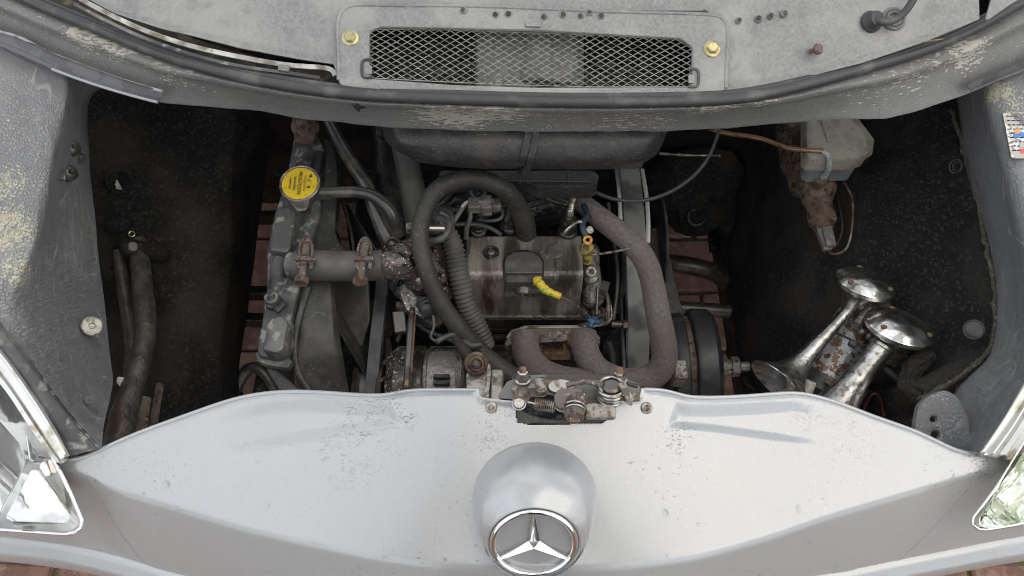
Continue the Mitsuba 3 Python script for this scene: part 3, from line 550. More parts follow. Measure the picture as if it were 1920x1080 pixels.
part('scuttle_panel', solidify(v, f, .003), 'cowl_paint', 'faded black painted scuttle panel below the windscreen', 40)
part('scuttle_panel', slab([(1858, 0), (1846, 42), (1900, 5), (1980, -40), (1980, -200), (1862, -200)], CO, CN, .003, .001, .002), 'cowl_paint', 'narrow scuttle end piece at the top right corner')
# dirty channel and the slotted white flange, left
strip([(40, -110, .855), (175, -8, .855), (330, 60, .852), (480, 106, .85), (640, 132, .85)], [(-20, -60, .855), (110, 18, .855), (300, 96, .852), (470, 143, .85), (640, 172, .85)], 'drain_channel', 'channel_dirt', .002, label='dirty drain channel left of the vent cover')
strip([(1500, 150, .855), (1613, 116, .855), (1780, 60, .855), (1930, -20, .86)], [(1500, 170, .852), (1613, 132, .852), (1780, 78, .855), (1930, 0, .86)], 'drain_channel', 'channel_dirt', .002, label='dirty drain channel at the right of the scuttle')
def ribbon(pts, w, th, name, m, label=None): part(name, sweep(smoothpath(pts, 80), [(-w / 2, -th / 2), (w / 2, -th / 2), (w / 2, th / 2), (-w / 2, th / 2)], up=CN), m, label)
ribbon([onc(x, y, -.002) for x, y in [(150, -2), (250, 48), (350, 84), (450, 107), (550, 123), (612, 128), (625, 134), (628, 142)]], .0052, .002, 'slotted_flange', 'flange_dirty', 'pale slotted flange strip along the drain channel')
ribbon([onc(x, y, -.003) for x, y in [(140, 8), (240, 58), (340, 96), (440, 122), (540, 137), (600, 146)]], .0036, .002, 'slotted_flange', 'tank_plastic', 'grey slotted flange strip along the drain channel')
part('slotted_flange__clip', slab([(522, 120), (543, 122), (541, 134), (520, 131)], CO + CN * .001, CN, .004, .0008, .001), 'cowl_plastic')
# vent cover plate with mesh
PLATE = [(634, 160), (632, 60), (634, 24), (655, 9), (800, 9), (1000, 14), (1200, 22), (1345, 26), (1366, 44), (1364, 110), (1362, 172), (1200, 178), (1000, 179), (850, 175), (700, 167)]
part('vent_cover', slab(PLATE, CO + CN * .007, CN, .008, .0025, .008, holes=[MESHQ], hr=.006), 'cowl_paint', 'grey vent cover plate with a wire mesh opening')
part('vent_cover__rolled_border', tube(smoothpath([onc(x, y, .0062) for x, y in [(635, 150), (634, 80), (636, 32), (656, 12), (720, 10), (850, 11), (1000, 16), (1200, 24), (1330, 28), (1356, 36), (1364, 60), (1362, 120), (1361, 165)]], 140), .0023, 10), 'cowl_paint')
NU, NV = 30, 17
def mq(u, w):
    lo, hi = np.array([693 + 604 * u, 149 + 18 * math.sin(min(u * 1.9, 1.57)) - 1.5 * u]), np.array([693 + 604 * u, 52 + 20 * u ** 1.6]); return lo * (1 - w) + hi * w
strands = []
for k in range(NV + 1):
    pts = []
    for i in range(2 * NU + 1):
        w = (k + .5 * (1 if (i + k) % 2 else -1) * .93) / NV
        if -.02 <= w <= 1.02: pts.append(onc(*mq(i / (2 * NU), min(max(w, 0), 1)), .0035 + .0009 * (1 if (i + k) % 2 else -1)))
    if len(pts) > 2: strands.append(sweep(np.array(pts), circ(.00058, 6, .0008)))
mat('wire', lay((.36, .355, .33), [((.20, .19, .17), 200, .5, .62)]), .35, .85)
part('vent_cover__wire_mesh', cat(*strands), 'wire', 'diamond pattern expanded metal mesh', 60)
for px, py in ((657, 71), (1335, 92)):
    q = onc(px, py, .007); part('vent_cover__bolt', cat(lathe(q, q + CN, [(0, .0095), (.001, .0095), (.0018, .0085), (.002, .006)], 28), hexbolt(q + CN * .0015, CN, .0066, .005)), 'zinc', 'yellow zinc plated bolt at the %s of the vent cover' % ('left' if px < 1000 else 'right'))
for px, py, s in ((684, 130, 1), (1304, 147, -1)):
    part('vent_cover__mesh_clip', tube(smoothpath([onc(px + s * 14, py - 18, .0075), onc(px - s * 3, py - 16, .008), onc(px - s * 6, py, .008), onc(px - s * 3, py + 14, .008), onc(px + s * 14, py + 15, .0075)], 24), .0016, 8), 'black_rubber')
    part('vent_cover__clip_tongue', slab([(px - 1, py - 8), (px + s * 13, py - 8), (px + s * 13, py + 9), (px - 1, py + 9)][::s], CO + CN * .0085, CN, .003, .0008, .0015), 'cowl_paint')
part('vent_cover__slot_tab', cat(slab([(984, 40), (1016, 41), (1014, 50), (986, 49)], CO + CN * .0105, CN, .004, .001, .0015, holes=[[(987, 43), (1013, 44), (1013, 46.5), (987, 45.5)]], hr=.0003)), 'cowl_paint')
mat('filter_grey', lay((.13, .128, .118), [((.19, .185, .17), 120, .55, .7)]), .6)
# chamber behind the mesh
cc = onc(995, 108, -.07); X_, Y_, N_ = basis(CN)
for off, size in (((0, 0, -.072), (.40, .11, .004)), ((0, .052, -.035), (.40, .004, .075)), ((0, -.052, -.035), (.40, .004, .075)), ((.196, 0, -.035), (.004, .11, .075)), ((-.196, 0, -.035), (.004, .11, .075))):
    part('air_chamber', box(onc(995, 108) + off[0] * X_ + off[1] * Y_ + off[2] * N_, size, [X_, Y_, N_], .001), 'oily_black')
b0 = onc(950, 112, -.030); part('air_filter', box(b0 - N_ * .012, (.072, .082, .030), [X_, Y_, N_], .003), 'filter_grey', 'grey filter housing seen through the mesh')
b0 = onc(1050, 112, -.030); part('air_filter', rod(b0 - Y_ * .03 - N_ * .022, b0 + Y_ * .04 - N_ * .022, .03), 'filter_grey', 'round grey duct seen through the mesh'); part('air_filter_001__duct_side', rod(onc(1010, 112, -.047) - Y_ * .035, onc(1010, 112, -.047) + Y_ * .04, .03), 'filter_grey')
part('air_filter__seam', box(onc(996, 112, -.0245), (.0016, .08, .002), [X_, Y_, N_], .0003), 'black_rubber')
# blisters in the paint
rg = random.Random(9)
for px, py, h in [(869, 19, .009), (929, 27, .008), (953, 26, .008), (1020, 31, .008), (1055, 28, .008), (1089, 30, .008), (1105, 25, .008), (1126, 30, .008), (1385, 38, .003), (1423, 35, .003), (1446, 29, .003), (1470, 25, .003)]:
    q = onc(px, py, h - .0012); r = rg.uniform(.0024, .0034)
    part('paint_blister', lathe(q - CN * .001, q + CN + Y_ * rg.uniform(-.3, .3) + X_ * rg.uniform(-.3, .3), [(0, r * 1.5), (.002, r * 1.35), (.0034, r), (.0026, r * .75)], 11), 'cowl_paint')
    part('paint_blister__crater', lathe(q + CN * .0012 - Y_ * .001, q + CN * 2 + Y_ * .4, [(0, r * .78), (.0012, r * .78), (.0014, r * .3)], 9), 'oily_black') if 0 else None
    put(list(scene)[-1] + '__crater', lathe(q + CN * .0012, q + CN * 2, [(0, r * .95), (.0012, r * .9), (.0014, r * .3)], 9), 'oily_black')
# screw, grommets and washer hose, right
q = onc(1518, 96); s1 = onc(1534, 92, .012); part('scuttle_screw', cat(rod(q, s1, .0026), lathe(s1 - (s1 - q) * .1, s1 + (s1 - q), [(0, .0062), (.0025, .006), (.0045, .004), (.0048, .0005)], 20)), 'rusty_steel', 'rusty round head screw standing out of the scuttle')
q = onc(1632, 42); part('grommet', lathe(q, q + unit(CN + .25 * X_), [(0, .0125), (.003, .0125), (.005, .0105), (.012, .0085), (.013, .004)], 28), 'black_rubber', 'black rubber grommet on the scuttle')
q2 = onc(1675, 36); part('grommet', cat(torus(q2 + CN * .001, CN, .0115, .0022), torus(q2 + CN * .002, CN, .0075, .002)), 'cowl_plastic', 'grey ring grommet on the scuttle')
part('washer_hose', tube(smoothpath([q + CN * .010, onc(1650, 41, .012), onc(1672, 39, .013), onc(1692, 27, .016), onc(1712, 0, .02), onc(1735, -50, .025), onc(1760, -120, .02)], 60), .0042, 12), 'black_rubber', 'black washer hose curving up from its grommet')
part('windscreen', slab([(-200, -255), (2120, -255), (2120, -900), (-200, -900)], onc(1000, -240, .0), unit([0, -.5, .866]), .005, .001, .01), 'windscreen', 'dark windscreen above the scuttle')
leaf = [onc(1733 + 7 * k, 79 - 1.2 * k, .006 + .002 * math.sin(k)) for k in range(6)]
put('dead_leaf_stalk', tube(smoothpath(leaf, 20), [.0012, .0014, .001, .0006], 8), 'copper_pipe', True); labels['dead_leaf_stalk'] = {'label': 'short brown dead stalk lying in the gutter at the top right', 'category': 'twig'}
# ---------------------------------------------------------------- bay walls
part('inner_wing', sheet([
    [(-170, 60, .825), (60, 95, .82), (120, 115, .815), (150, 135, .79), (165, 150, .66)],
    [(-160, 185, .815), (70, 185, .812), (125, 185, .806), (146, 190, .765), (165, 200, .66)],
    [(-150, 290, .81), (65, 290, .808), (99, 290, .802), (121, 292, .76), (168, 300, .63)],
    [(-140, 440, .80), (35, 445, .799), (66, 450, .793), (92, 452, .745), (182, 450, .60)],
    [(-140, 500, .797), (0, 530, .796), (32, 540, .786), (74, 555, .74), (197, 575, .595)],
    [(-140, 520, .795), (0, 590, .788), (58, 625, .765), (118, 675, .71), (211, 700, .60)],
    [(-140, 500, .794), (5, 612, .787), (70, 690, .774), (140, 745, .71), (207, 745, .63)],
    [(-140, 480, .793), (10, 622, .786), (82, 722, .770), (140, 788, .745), (196, 790, .69)],
    [(-140, 470, .792), (12, 628, .786), (85, 735, .769), (148, 803, .757), (191, 839, .748)]], 90, 110, .003, .004, 12, 5), 'grained_plastic', 'grey grained plastic inner wing on the left')
felt_hole = Polygon([(222, 322), (240, 320), (246, 340), (240, 360), (226, 364), (212, 350)])
part('felt_liner', sheet([
    [(120, 160, .60), (230, 150, .60), (330, 155, .57), (430, 165, .54), (505, 170, .50)],
    [(130, 235, .57), (225, 235, .56), (330, 250, .52), (440, 240, .55), (502, 240, .46)],
    [(140, 300, .55), (230, 300, .54), (340, 300, .535), (440, 310, .515), (496, 320, .40)],
    [(150, 430, .49), (250, 430, .50), (350, 430, .50), (438, 430, .465), (484, 430, .33)],
    [(165, 560, .43), (260, 560, .46), (340, 560, .455), (425, 560, .42), (466, 560, .27)],
    [(170, 700, .38), (270, 700, .41), (345, 700, .40), (415, 700, .36), (452, 700, .22)],
    [(170, 850, .34), (280, 840, .35), (360, 830, .33), (430, 820, .24), (480, 800, .14)]], 110, 110, .006, .045, 9, 3, hole=felt_hole), 'felt', 'black felt wheel arch liner on the left, with a torn hole')
fv = at(228, 342, .53)
part('felt_liner__hole_rim', torus(fv + (0, 0, .004), vdir(230, 342, .15, -.1, .9), .019, .0045, 30, 8), 'felt')
part('loose_flap', slab([(213, 336), (220, 337), (233, 361), (228, 364), (217, 353)], at(222, 350, .515), vdir(222, 350, .3, 0, .9), .002, .0004, .002), 'white_plastic', 'white scrap showing in the torn felt hole on the left')
part('cavity_wall', sheet([[(150, 250, .42), (230, 250, .42), (320, 250, .42)], [(150, 420, .36), (240, 420, .36), (330, 420, .36)]], 8, 8, .004), 'black_plastic')
# left frame tubes below the torn felt
part('frame_tube', cat(hose([(262, 455, .50), (265, 520, .505), (272, 590, .51), (271, 640, .515), (250, 720, .52), (228, 800, .525), (210, 880, .53)], [17, 18, 19, 19, 20, 25, 27], 60, 16, None, .003)), 'grimy_tube', 'bent grimy steel frame tube at the left, rusty at its foot')
part('frame_tube', hose([(222, 470, .49), (232, 540, .47), (242, 600, .45), (246, 660, .43), (240, 740, .42)], [10, 13, 14, 13, 13], 40, 14), 'grimy_tube', 'thinner steel tube beside the bent frame tube')
part('frame_tube', hose([(300, 720, .50), (290, 780, .505), (276, 860, .51)], 7, 30, 4), 'rusty_steel', 'rusty angle strip beside the foot of the frame tube')
part('frame_foot', slab([(222, 735), (285, 745), (270, 850), (195, 850), (205, 780)], at(240, 790, .50), vdir(240, 790, .2, .1, .9), .006, .001, .004), 'rusty_steel', 'rusty plate at the foot of the left frame tube')
part('frame_bracket', blob([[(at(210, 425, .51), .012), (at(232, 420, .51), .014)], [(at(245, 465, .505), .016), (at(300, 475, .50), .014)]], 6, .005, .012), 'felt', 'torn brown bracket cover in the left felt')
part('frame_bracket__ring', torus(at(247, 439, .525), [.2, -.3, .9], .0042, .0012, 20, 8), 'zinc')
part('frame_bracket__stud', rod(at(240, 466, .515), at(250, 462, .53), .008), 'dull_steel')
part('white_tie', slab([(220, 706), (238, 708), (232, 735), (218, 716)], at(228, 715, .53), vdir(228, 715, 0, 0, 1), .004, .001, .002), 'white_plastic', 'white plastic scrap at the edge of the left inner wing')
# clips on the left wall
for px, py, r in ((134, 278, 12), (128, 325, 10)):
    n = unit([.75, -.2, .6]); q = at(px, py, .735); part('wall_clip', cat(lathe(q - n * .004, q + n, [(0, .0105), (.008, .0105), (.0115, .007), (.0125, .002)], 20), rod(q + n * .008, q + n * .015, .0032)), 'shiny_hose', 'glossy black clip on the left inner wing, ' + ('upper' if py < 300 else 'lower'))
part('wall_clip__tail', rod(at(148, 290, .70), at(152, 302, .69), .006), 'black_rubber')
part('wall_clip_001__tab', cat(*[bar(at(107 + 5 * k, 302, .772 - .008 * k), at(110 + 5 * k, 338, .766 - .008 * k), .0028, .004, (1, 0, .6), .0006) for k in range(3)]), 'tank_plastic')
q = at(172, 611, .655); n = unit([.62, -.35, .7]); part('push_rivet', lathe(q - n * .003, q + n, [(0, .0125), (.005, .0125), (.0062, .011), (.0064, .004), (.005, .003), (.005, .0001)], 28), 'pale_alloy', 'pale dirty push rivet on the left inner wing')
for px, py, z in ((195, 711, .623), (167, 750, .695)):
    q = at(px, py, z); part('inner_wing__fixing_hole', torus(q, n, .0034, .0011, 20, 8), 'grained_plastic'); k = part('inner_wing__hole_plug', lathe(q - n * .002, q + n, [(0, .0036), (.0028, .0036), (.003, .001)], 16), 'black_rubber')
# right side
part('inner_wing', sheet([
    [(1772, 150, .62), (1800, 148, .70), (1828, 145, .77), (1850, 140, .805), (1890, 125, .818), (2080, 70, .82)],
    [(1785, 200, .62), (1822, 197, .74), (1838, 195, .775), (1852, 193, .803), (1885, 185, .815), (2080, 140, .82)],
    [(1805, 320, .64), (1850, 320, .745), (1868, 320, .77), (1886, 320, .80), (1915, 320, .81), (2080, 320, .812)],
    [(1842, 445, .64), (1880, 450, .725), (1900, 450, .76), (1916, 450, .788), (1940, 450, .798), (2080, 440, .80)],
    [(1862, 560, .63), (1890, 560, .70), (1922, 560, .745), (1945, 555, .775), (1965, 545, .788), (2080, 490, .797)],
    [(1850, 650, .62), (1880, 665, .685), (1915, 665, .73), (1945, 645, .765), (1975, 610, .783), (2080, 505, .795)],
    [(1800, 712, .62), (1835, 740, .68), (1865, 755, .72), (1910, 735, .757), (1960, 665, .778), (2075, 515, .793)],
    [(1780, 770, .63), (1815, 810, .69), (1842, 830, .735), (1885, 775, .763), (1945, 690, .778), (2070, 520, .793)],
    [(1770, 840, .66), (1810, 850, .70), (1836, 853, .752), (1880, 787, .766), (1932, 700, .778), (2050, 520, .793)]], 100, 110, .003, .004, 12, 6), 'grained_plastic', 'grey grained plastic inner wing on the right')
part('felt_liner', sheet([
    [(1340, 200, .40), (1450, 200, .45), (1570, 200, .52), (1690, 190, .62), (1770, 165, .67), (1790, 168, .672)],
    [(1380, 300, .34), (1470, 290, .45), (1590, 290, .55), (1710, 280, .63), (1790, 260, .67), (1806, 262, .672)],
    [(1380, 400, .28), (1450, 400, .42), (1580, 400, .54), (1720, 400, .62), (1826, 380, .665), (1836, 382, .668)],
    [(1352, 480, .20), (1440, 490, .40), (1580, 500, .52), (1730, 500, .60), (1848, 470, .657), (1856, 474, .66)],
    [(1368, 580, .22), (1445, 580, .38), (1580, 590, .50), (1730, 590, .59), (1862, 560, .647), (1868, 566, .65)],
    [(1362, 660, .17), (1450, 670, .34), (1580, 680, .46), (1730, 690, .57), (1836, 660, .636), (1850, 672, .64)],
    [(1385, 720, .14), (1450, 730, .3), (1560, 740, .42), (1650, 740, .54), (1730, 735, .62), (1745, 748, .62)],
    [(1390, 840, .12), (1450, 840, .26), (1560, 840, .36), (1640, 830, .44), (1700, 790, .52), (1715, 782, .53)]], 120, 110, .006, .022, 11, 8), 'felt', 'black felt wheel arch liner on the right with a frayed edge')
EDGE_R = [(1783, 205, .672), (1800, 255, .674), (1815, 310, .674), (1832, 370, .672), (1845, 430, .668), (1853, 475, .664), (1862, 530, .658), (1868, 570, .654), (1866, 600, .650), (1855, 650, .644), (1838, 675, .642), (1800, 705, .638), (1765, 728, .634), (1735, 742, .630), (1722, 750, .62)]
we = smoothpath([at(*q) for q in EDGE_R], 240); we = we + (meshkit.noise(we * 90, 4)[:, None] - .5) * .005
rg = np.random.default_rng(5); fib = []
for i in range(420):
    q = we[rg.integers(0, 240)] + rg.normal(0, .0018, 3); e = q + rg.normal(0, .0035, 3) + (0, 0, .002); fib.append(tube(np.array([q, (q + e) / 2 + rg.normal(0, .001, 3), e]), .00028, 4))
part('felt_liner_001__frayed_edge', tube(we, .0026, 8, lambda L: .8 + .5 * meshkit.noise(np.stack([L * 160, L * 0, L * 0], 1))), 'frayed_felt'); put('car__felt_liner_001__loose_fibres', cat(*fib), 'frayed_felt', False, kind='stuff')
part('felt_liner_001__torn_tuft', blob([[(at(1735, 668, .612), .011), (at(1712, 690, .605), .012)], [(at(1712, 690, .605), .012), (at(1700, 722, .60), .010)], [(at(1700, 722, .60), .009), (at(1716, 742, .61), .008)]], 4, .003, .012, 160), 'felt')
q = at(1826, 618, .66); n = vdir(1826, 618, -.35, 0, .9); part('felt_liner_001__push_stud', cat(torus(q, n, .0115, .0014), torus(q - n * .001, n, .0080, .0010), lathe(q - n * .003, q + n, [(0, .0105), (.0035, .0105), (.004, .007), (.004, .0001)], 24)), 'shiny_hose')
q = at(1792, 312, .685); part('felt_liner_001__push_stud', cat(torus(q, unit([-.9, -.2, .4]), .009, .0013), torus(q + (.002, 0, 0), unit([-.9, -.2, .4]), .006, .0012)), 'black_plastic')
tabh = [[(1752 + 6 * math.cos(t), 786 + 5 * math.sin(t)) for t in np.linspace(0, 6.28, 17)[:-1]], [(1756 + 8 * math.cos(t), 815 + 7 * math.sin(t)) for t in np.linspace(0, 6.28, 17)[:-1]]]
part('inner_wing_001__mounting_tab', slab([(1716, 785), (1722, 758), (1740, 742), (1775, 728), (1800, 745), (1818, 785), (1830, 850), (1800, 860), (1712, 815)], at(1770, 800, .70), unit([-.12, -.3, .94]), .012, .004, .012, holes=tabh, hr=.001), 'tab_plastic' if 'tab_plastic' in scene else 'grained_plastic')
# warning sticker
SO = at(1900, 250, .8145); SN = unit([-.03, 0, 1])
part('warning_sticker', slab([(1880, 212), (1960, 205), (1975, 295), (1897, 297)], SO, SN, .0008, .0002, .003), 'sticker_paper', 'torn white warning sticker with small coloured symbols at the right edge')
for px, py, m_ in ((1907, 246, 'orange_ink'), (1905, 254, 'blue_ink'), (1916, 252, 'blue_ink'), (1918, 283, 'red_ink'), (1916, 272, 'verdigris')):
    part('warning_sticker__symbol', slab([(px - 5, py - 4), (px + 5, py - 4), (px + 6, py + 4), (px - 4, py + 4)], SO + SN * .0006, SN, .0006, .0001, .0008), m_)
sx, sy, _ = basis(SN, (1, .09, 0)); lines, rw = [], random.Random(3)
for k in range(9):
    px = 1887 + k * 1.4
    while px < 1952:
        w_ = rw.uniform(3, 9); lines.append(bar(onplane(px, 218 + k * 8, SO + SN * .0004, SN), onplane(px + w_, 217.6 + k * 8, SO + SN * .0004, SN), .0016, .0003, SN, .0001)); px += w_ + rw.uniform(1.5, 3)
part('warning_sticker__print', cat(*lines), 'ink', None, False)
# ---------------------------------------------------------------- what closes the bay
part('firewall', box((0.0, 1.03, .52), (1.9, .03, .80)), 'oily_black', 'black firewall at the back of the bay')
part('firewall__insulation', sheet([[(500, 150, .62), (800, 150, .58), (1100, 150, .58), (1420, 150, .62)], [(480, 300, .30), (800, 300, .28), (1100, 300, .28), (1420, 300, .32)]], 60, 40, .01, .10, 7, 5), 'felt')
for sx_ in (-1, 1): part('outer_arch', box((sx_ * .80, .80, .42), (.03, .75, .6)), 'black_plastic')
part('floor_pan', box((0, 1.9, .22), (1.5, 1.7, .04)), 'black_plastic', 'dark underside of the cabin floor')
part('engine_undertray', box((-.035, .66, .13), (.62, .70, .02), None, .004), 'oily_black', 'oily black tray under the engine')
part('undertray', box((0, .235, .28), (1.0, .14, .03)), 'black_plastic', 'black crossmember under the nose')
for x in (-.44, .44): part('chassis_rail', box((x, .62, .20), (.05, .9, .06)), 'oily_black')
# bars seen against the paving
part('subframe_bar', rod(at(1235, 575, .22), at(1440, 588, .22), .0135), 'dull_steel', 'steel subframe tube in the gap at the right')
part('subframe_bar', hose([(1240, 490, .24), (1300, 500, .25), (1340, 512, .24), (1372, 540, .20), (1400, 590, .15)], [16, 17, 17, 15, 14], 40), 'dull_steel', 'bent steel suspension arm in the gap at the right')
part('subframe_bar', bar(at(1160, 405, .2), at(1460, 418, .2), .02, .03), 'oily_black')
part('subframe_bar', bar(at(1328, 380, .2), at(1338, 470, .2), .014, .02), 'oily_black')
part('subframe_bar', bar(at(1222, 430, .40), at(1262, 600, .36), .035, .02), 'shroud_plastic', 'grey bracket behind the heat wrapped pipe')
for y0, y1, z in ((408, 408, .2), (548, 552, .2), (598, 604, .2)): part('subframe_bar', bar(at(430, y0, z), at(560, y1, z), .018, .03), 'oily_black')
part('suspension_arm', hose([(435, 745, .24), (470, 690, .26), (500, 705, .26), (520, 745, .24), (540, 800, .22)], 11, 40), 'dull_steel', 'grey suspension arm in the gap left of the radiator')
part('gearbox', blob([[(at(1330, 330, .34), .06), (at(1260, 350, .34), .06)], [(at(1300, 400, .32), .045), (at(1350, 390, .3), .03)]], 8, .012, .03, 30), 'felt', 'grimy black gearbox casing behind the belt')
part('gearbox__boss', torus(at(1305, 408, .345), [0, -.3, .9], .015, .004), 'oily_black')
# ---------------------------------------------------------------- radiator, shroud and fan
tank = [(548, 262), (560, 250), (596, 252), (606, 275), (600, 330), (602, 400), (588, 440), (574, 470), (560, 540), (548, 600), (546, 640), (534, 668), (520, 674), (484, 668), (480, 652), (488, 610), (498, 540), (499, 470), (508, 420), (520, 380), (538, 320)]
part('radiator', flat(tank, .612, .05, b=.006, r=.008), 'tank_plastic', 'grey plastic topped radiator with a yellow caution cap')
part('radiator__tank_dome', blob([[(at(575, 290, .612), .013), (at(560, 370, .612), .015)], [(at(548, 405, .616), .016), (at(532, 450, .616), .016)], [(at(528, 480, .61), .014), (at(520, 545, .605), .012)]], 6, .005), 'tank_plastic')
part('radiator__raised_box', flat([(500, 606), (507, 596), (528, 590), (540, 602), (532, 652), (520, 662), (490, 656)], .632, .03, b=.005, r=.006), 'tank_plastic')
part('radiator__top_lid', flat([(514, 396), (520, 385), (548, 384), (556, 392), (545, 466), (538, 474), (504, 470), (503, 455)], .634, .03, b=.006, r=.005), 'tank_plastic')
q = at(509, 558, .628); part('radiator__bleed_stub', cat(lathe(q - (0, 0, .018), q + (0, 0, .01), [(0, .012), (.012, .0105), (.02, .0095), (.0205, .006), (.017, .0035), (.017, .0001)], 24), bar(q - (0, 0, .014), at(530, 580, .614), .016, .01)), 'tank_plastic')
part('radiator__foot', flat([(478, 664), (484, 655), (530, 662), (548, 676), (540, 690), (500, 684), (482, 676)], .605, .012, b=.002, r=.003), 'tank_plastic')
part('radiator__bleed_screw', rod(at(541, 622, .60), at(549, 618, .60), .009), 'zinc')
q0, q1 = at(566, 300, .58), at(508, 655, .58); part('radiator__core', box((q0 + q1) / 2 - (0, 0, .17), (.034, np.linalg.norm(q1 - q0) * .98, .33), None, .003), 'oily_black')
part('radiator__lower_bracket', flat([(501, 680), (512, 680), (575, 745), (560, 760), (530, 745), (500, 694)], .59, .014, b=.003, r=.003), 'black_plastic')
nk = at(572, 232, .625); part('radiator__filler_pipe', cat(lathe(at(573, 262, .615), at(571, 200, .66), [(0, .016), (.012, .0175), (.016, .0205), (.024, .0205), (.027, .018), (.05, .018)], 24)), 'brown_rust', 'rusty brown collar at the back of the radiator')
# cap
cn = unit([.0, -.16, .98]); cz = at(562, 344, .668); sx, sy, _ = basis(cn)
caploc = lambda px, py: ((w_ := onplane(px, py, cz, cn) - cz) @ sx, w_ @ sy)
ang = np.linspace(math.radians(-55), math.radians(235), 40); R_ = .0288
capring = [(R_ * math.cos(t), R_ * math.sin(t)) for t in ang] + [caploc(552, 391), caploc(556, 396), caploc(572, 396), caploc(577, 391)]
capm = prism([rounded(capring, .004)], [(.002, -.016), (0, -.014), (0, -.004), (.0012, -.0012), (.0035, 0)], cz, sx, sy, cn)
part('radiator__cap', capm, 'capmetal' if 'capmetal' in scene else 'dull_steel', 'silver radiator pressure cap with a yellow caution label')
part('radiator__cap_label', lathe(cz - cn * .001, cz + cn, [(0, .0245), (.0014, .0245), (.0018, .0238)], 40), 'yellow_label', None, 20)
part('radiator__cap_rim', sweep(np.array([cz + cn * .0004 + .0268 * (math.cos(t) * sx + math.sin(t) * sy) for t in np.linspace(0, 2 * math.pi, 61)]), circ(.0014, 8), caps=False), 'steel')
lx = -sy; ly = sx
def letter(txt, h, c0, c1, ln=lx, up=ly, o_=cz, n_=cn, lift=.0018):
    t = meshkit.text_mesh(txt, h, .0004); v = np.array(t.vertices); v[:, 0] -= (v[:, 0].min() + v[:, 0].max()) / 2; v[:, 1] -= h / 2
    return o_ + n_ * lift + (v[:, :1] + c0) * ln + (v[:, 1:2] + c1) * up + v[:, 2:] * n_, np.array(t.faces)
tri = lambda c0, c1, r: (cz + cn * .0019 + np.array([(c0 + r) * lx * 0 + (c0 - r) * lx + c1 * ly, (c0 + r) * lx + (c1 - r) * ly, (c0 + r) * lx + (c1 + r) * ly]), np.array([[0, 1, 2], [0, 2, 1]]))
K1 = [((.1, .9), (.25, .78)), ((.05, .62), (.2, .5)), ((.05, .05), (.25, .35)), ((.6, .98), (.7, .86)), ((.4, .78), (.95, .78)), ((.45, .45), (.9, .45)), ((.35, .08), (1, .08)), ((.67, .78), (.67, .08))]
K2 = [((.5, 1), (.5, .9)), ((.15, .88), (.85, .88)), ((.3, .85), (.35, .74)), ((.7, .85), (.62, .74)), ((.05, .72), (.95, .72)), ((.25, .64), (.75, .64)), ((.25, .36), (.75, .36)), ((.25, .64), (.25, .36)), ((.75, .64), (.75, .36)), ((.25, .5), (.75, .5)), ((.1, .25), (.02, .05)), ((.3, .25), (.4, .03)), ((.4, .03), (.8, .03)), ((.8, .03), (.85, .15)), ((.55, .3), (.6, .18)), ((.9, .3), (1, .15))]
def strokes(K, s, c0, c1): return [bar(cz + cn * .0019 + (c0 + a_[0] * s) * lx + (c1 + a_[1] * s) * ly, cz + cn * .0019 + (c0 + b_[0] * s) * lx + (c1 + b_[1] * s) * ly, .0005, .0002, cn, .00005) for a_, b_ in K]
kanji = strokes(K1, .0046, -.0065, .0105) + strokes(K2, .0046, .004, .0105)
for i_ in range(8): kanji += strokes([K1, K2][i_ % 2][::2], .0026, -.012 + i_ * .0031, .0062)
part('radiator__cap_print', cat(letter('CAUTION', .0046, .0025, .0005), letter('NEVER OPEN', .0025, .001, -.0065), letter('when hot', .0028, .001, -.0125), *kanji,
     tri(-.0155, .0005 + .0005, .0024), tri(-.0115, .0145, .0026)), 'ink', None, False)
tb = onplane(562, 379, cz, cn); part('radiator__cap_number', letter('0.9', .0052, 0, 0, lx, ly, tb, cn, .0004), 'steel', None, False)
# shroud
part('fan_shroud', sheet([
    [(604, 262, .60), (612, 262, .604), (622, 265, .600), (630, 275, .585)],
    [(604, 330, .60), (616, 330, .607), (632, 335, .605), (641, 345, .58)],
    [(590, 430, .60), (606, 430, .608), (628, 432, .608), (632, 440, .59)],
    [(575, 490, .60), (597, 490, .609), (650, 492, .611), (668, 494, .60)],
    [(560, 540, .598), (575, 540, .607), (618, 530, .608), (628, 531, .600)],
    [(550, 600, .596), (568, 600, .602), (622, 600, .600), (634, 604, .588)],
    [(548, 660, .590), (566, 660, .590), (625, 660, .583), (643, 668, .568)],
    [(552, 710, .575), (575, 710, .570), (630, 710, .560), (652, 722, .54)],
    [(560, 790, .54), (590, 790, .535), (640, 790, .52), (664, 800, .50)]], 40, 90, .004, .004, 25, 2), 'shroud_plastic', 'dusty grey fan shroud beside the radiator')
part('fan_shroud__rib', tube(smoothpath([at(x, y, z) for x, y, z in [(578, 540, .609), (560, 600, .604), (552, 650, .596), (560, 700, .580), (590, 745, .56)]], 40), .0045, 10), 'shroud_plastic')
part('fan_shroud__ring', sweep(smoothpath([at(x, y, z) for x, y, z in [(630, 270, .58), (642, 345, .578), (634, 440, .588), (664, 494, .59), (628, 532, .60), (635, 604, .587), (644, 668, .566), (653, 722, .538), (668, 800, .49)]], 80), circ(.003, 8)), 'shroud_plastic') if 0 else None
mat('blade_plastic', lay((.050, .049, .044), [((.085, .082, .072), 40, .45, .7, (1, 1, 1), 5)], .15, 900), .5)
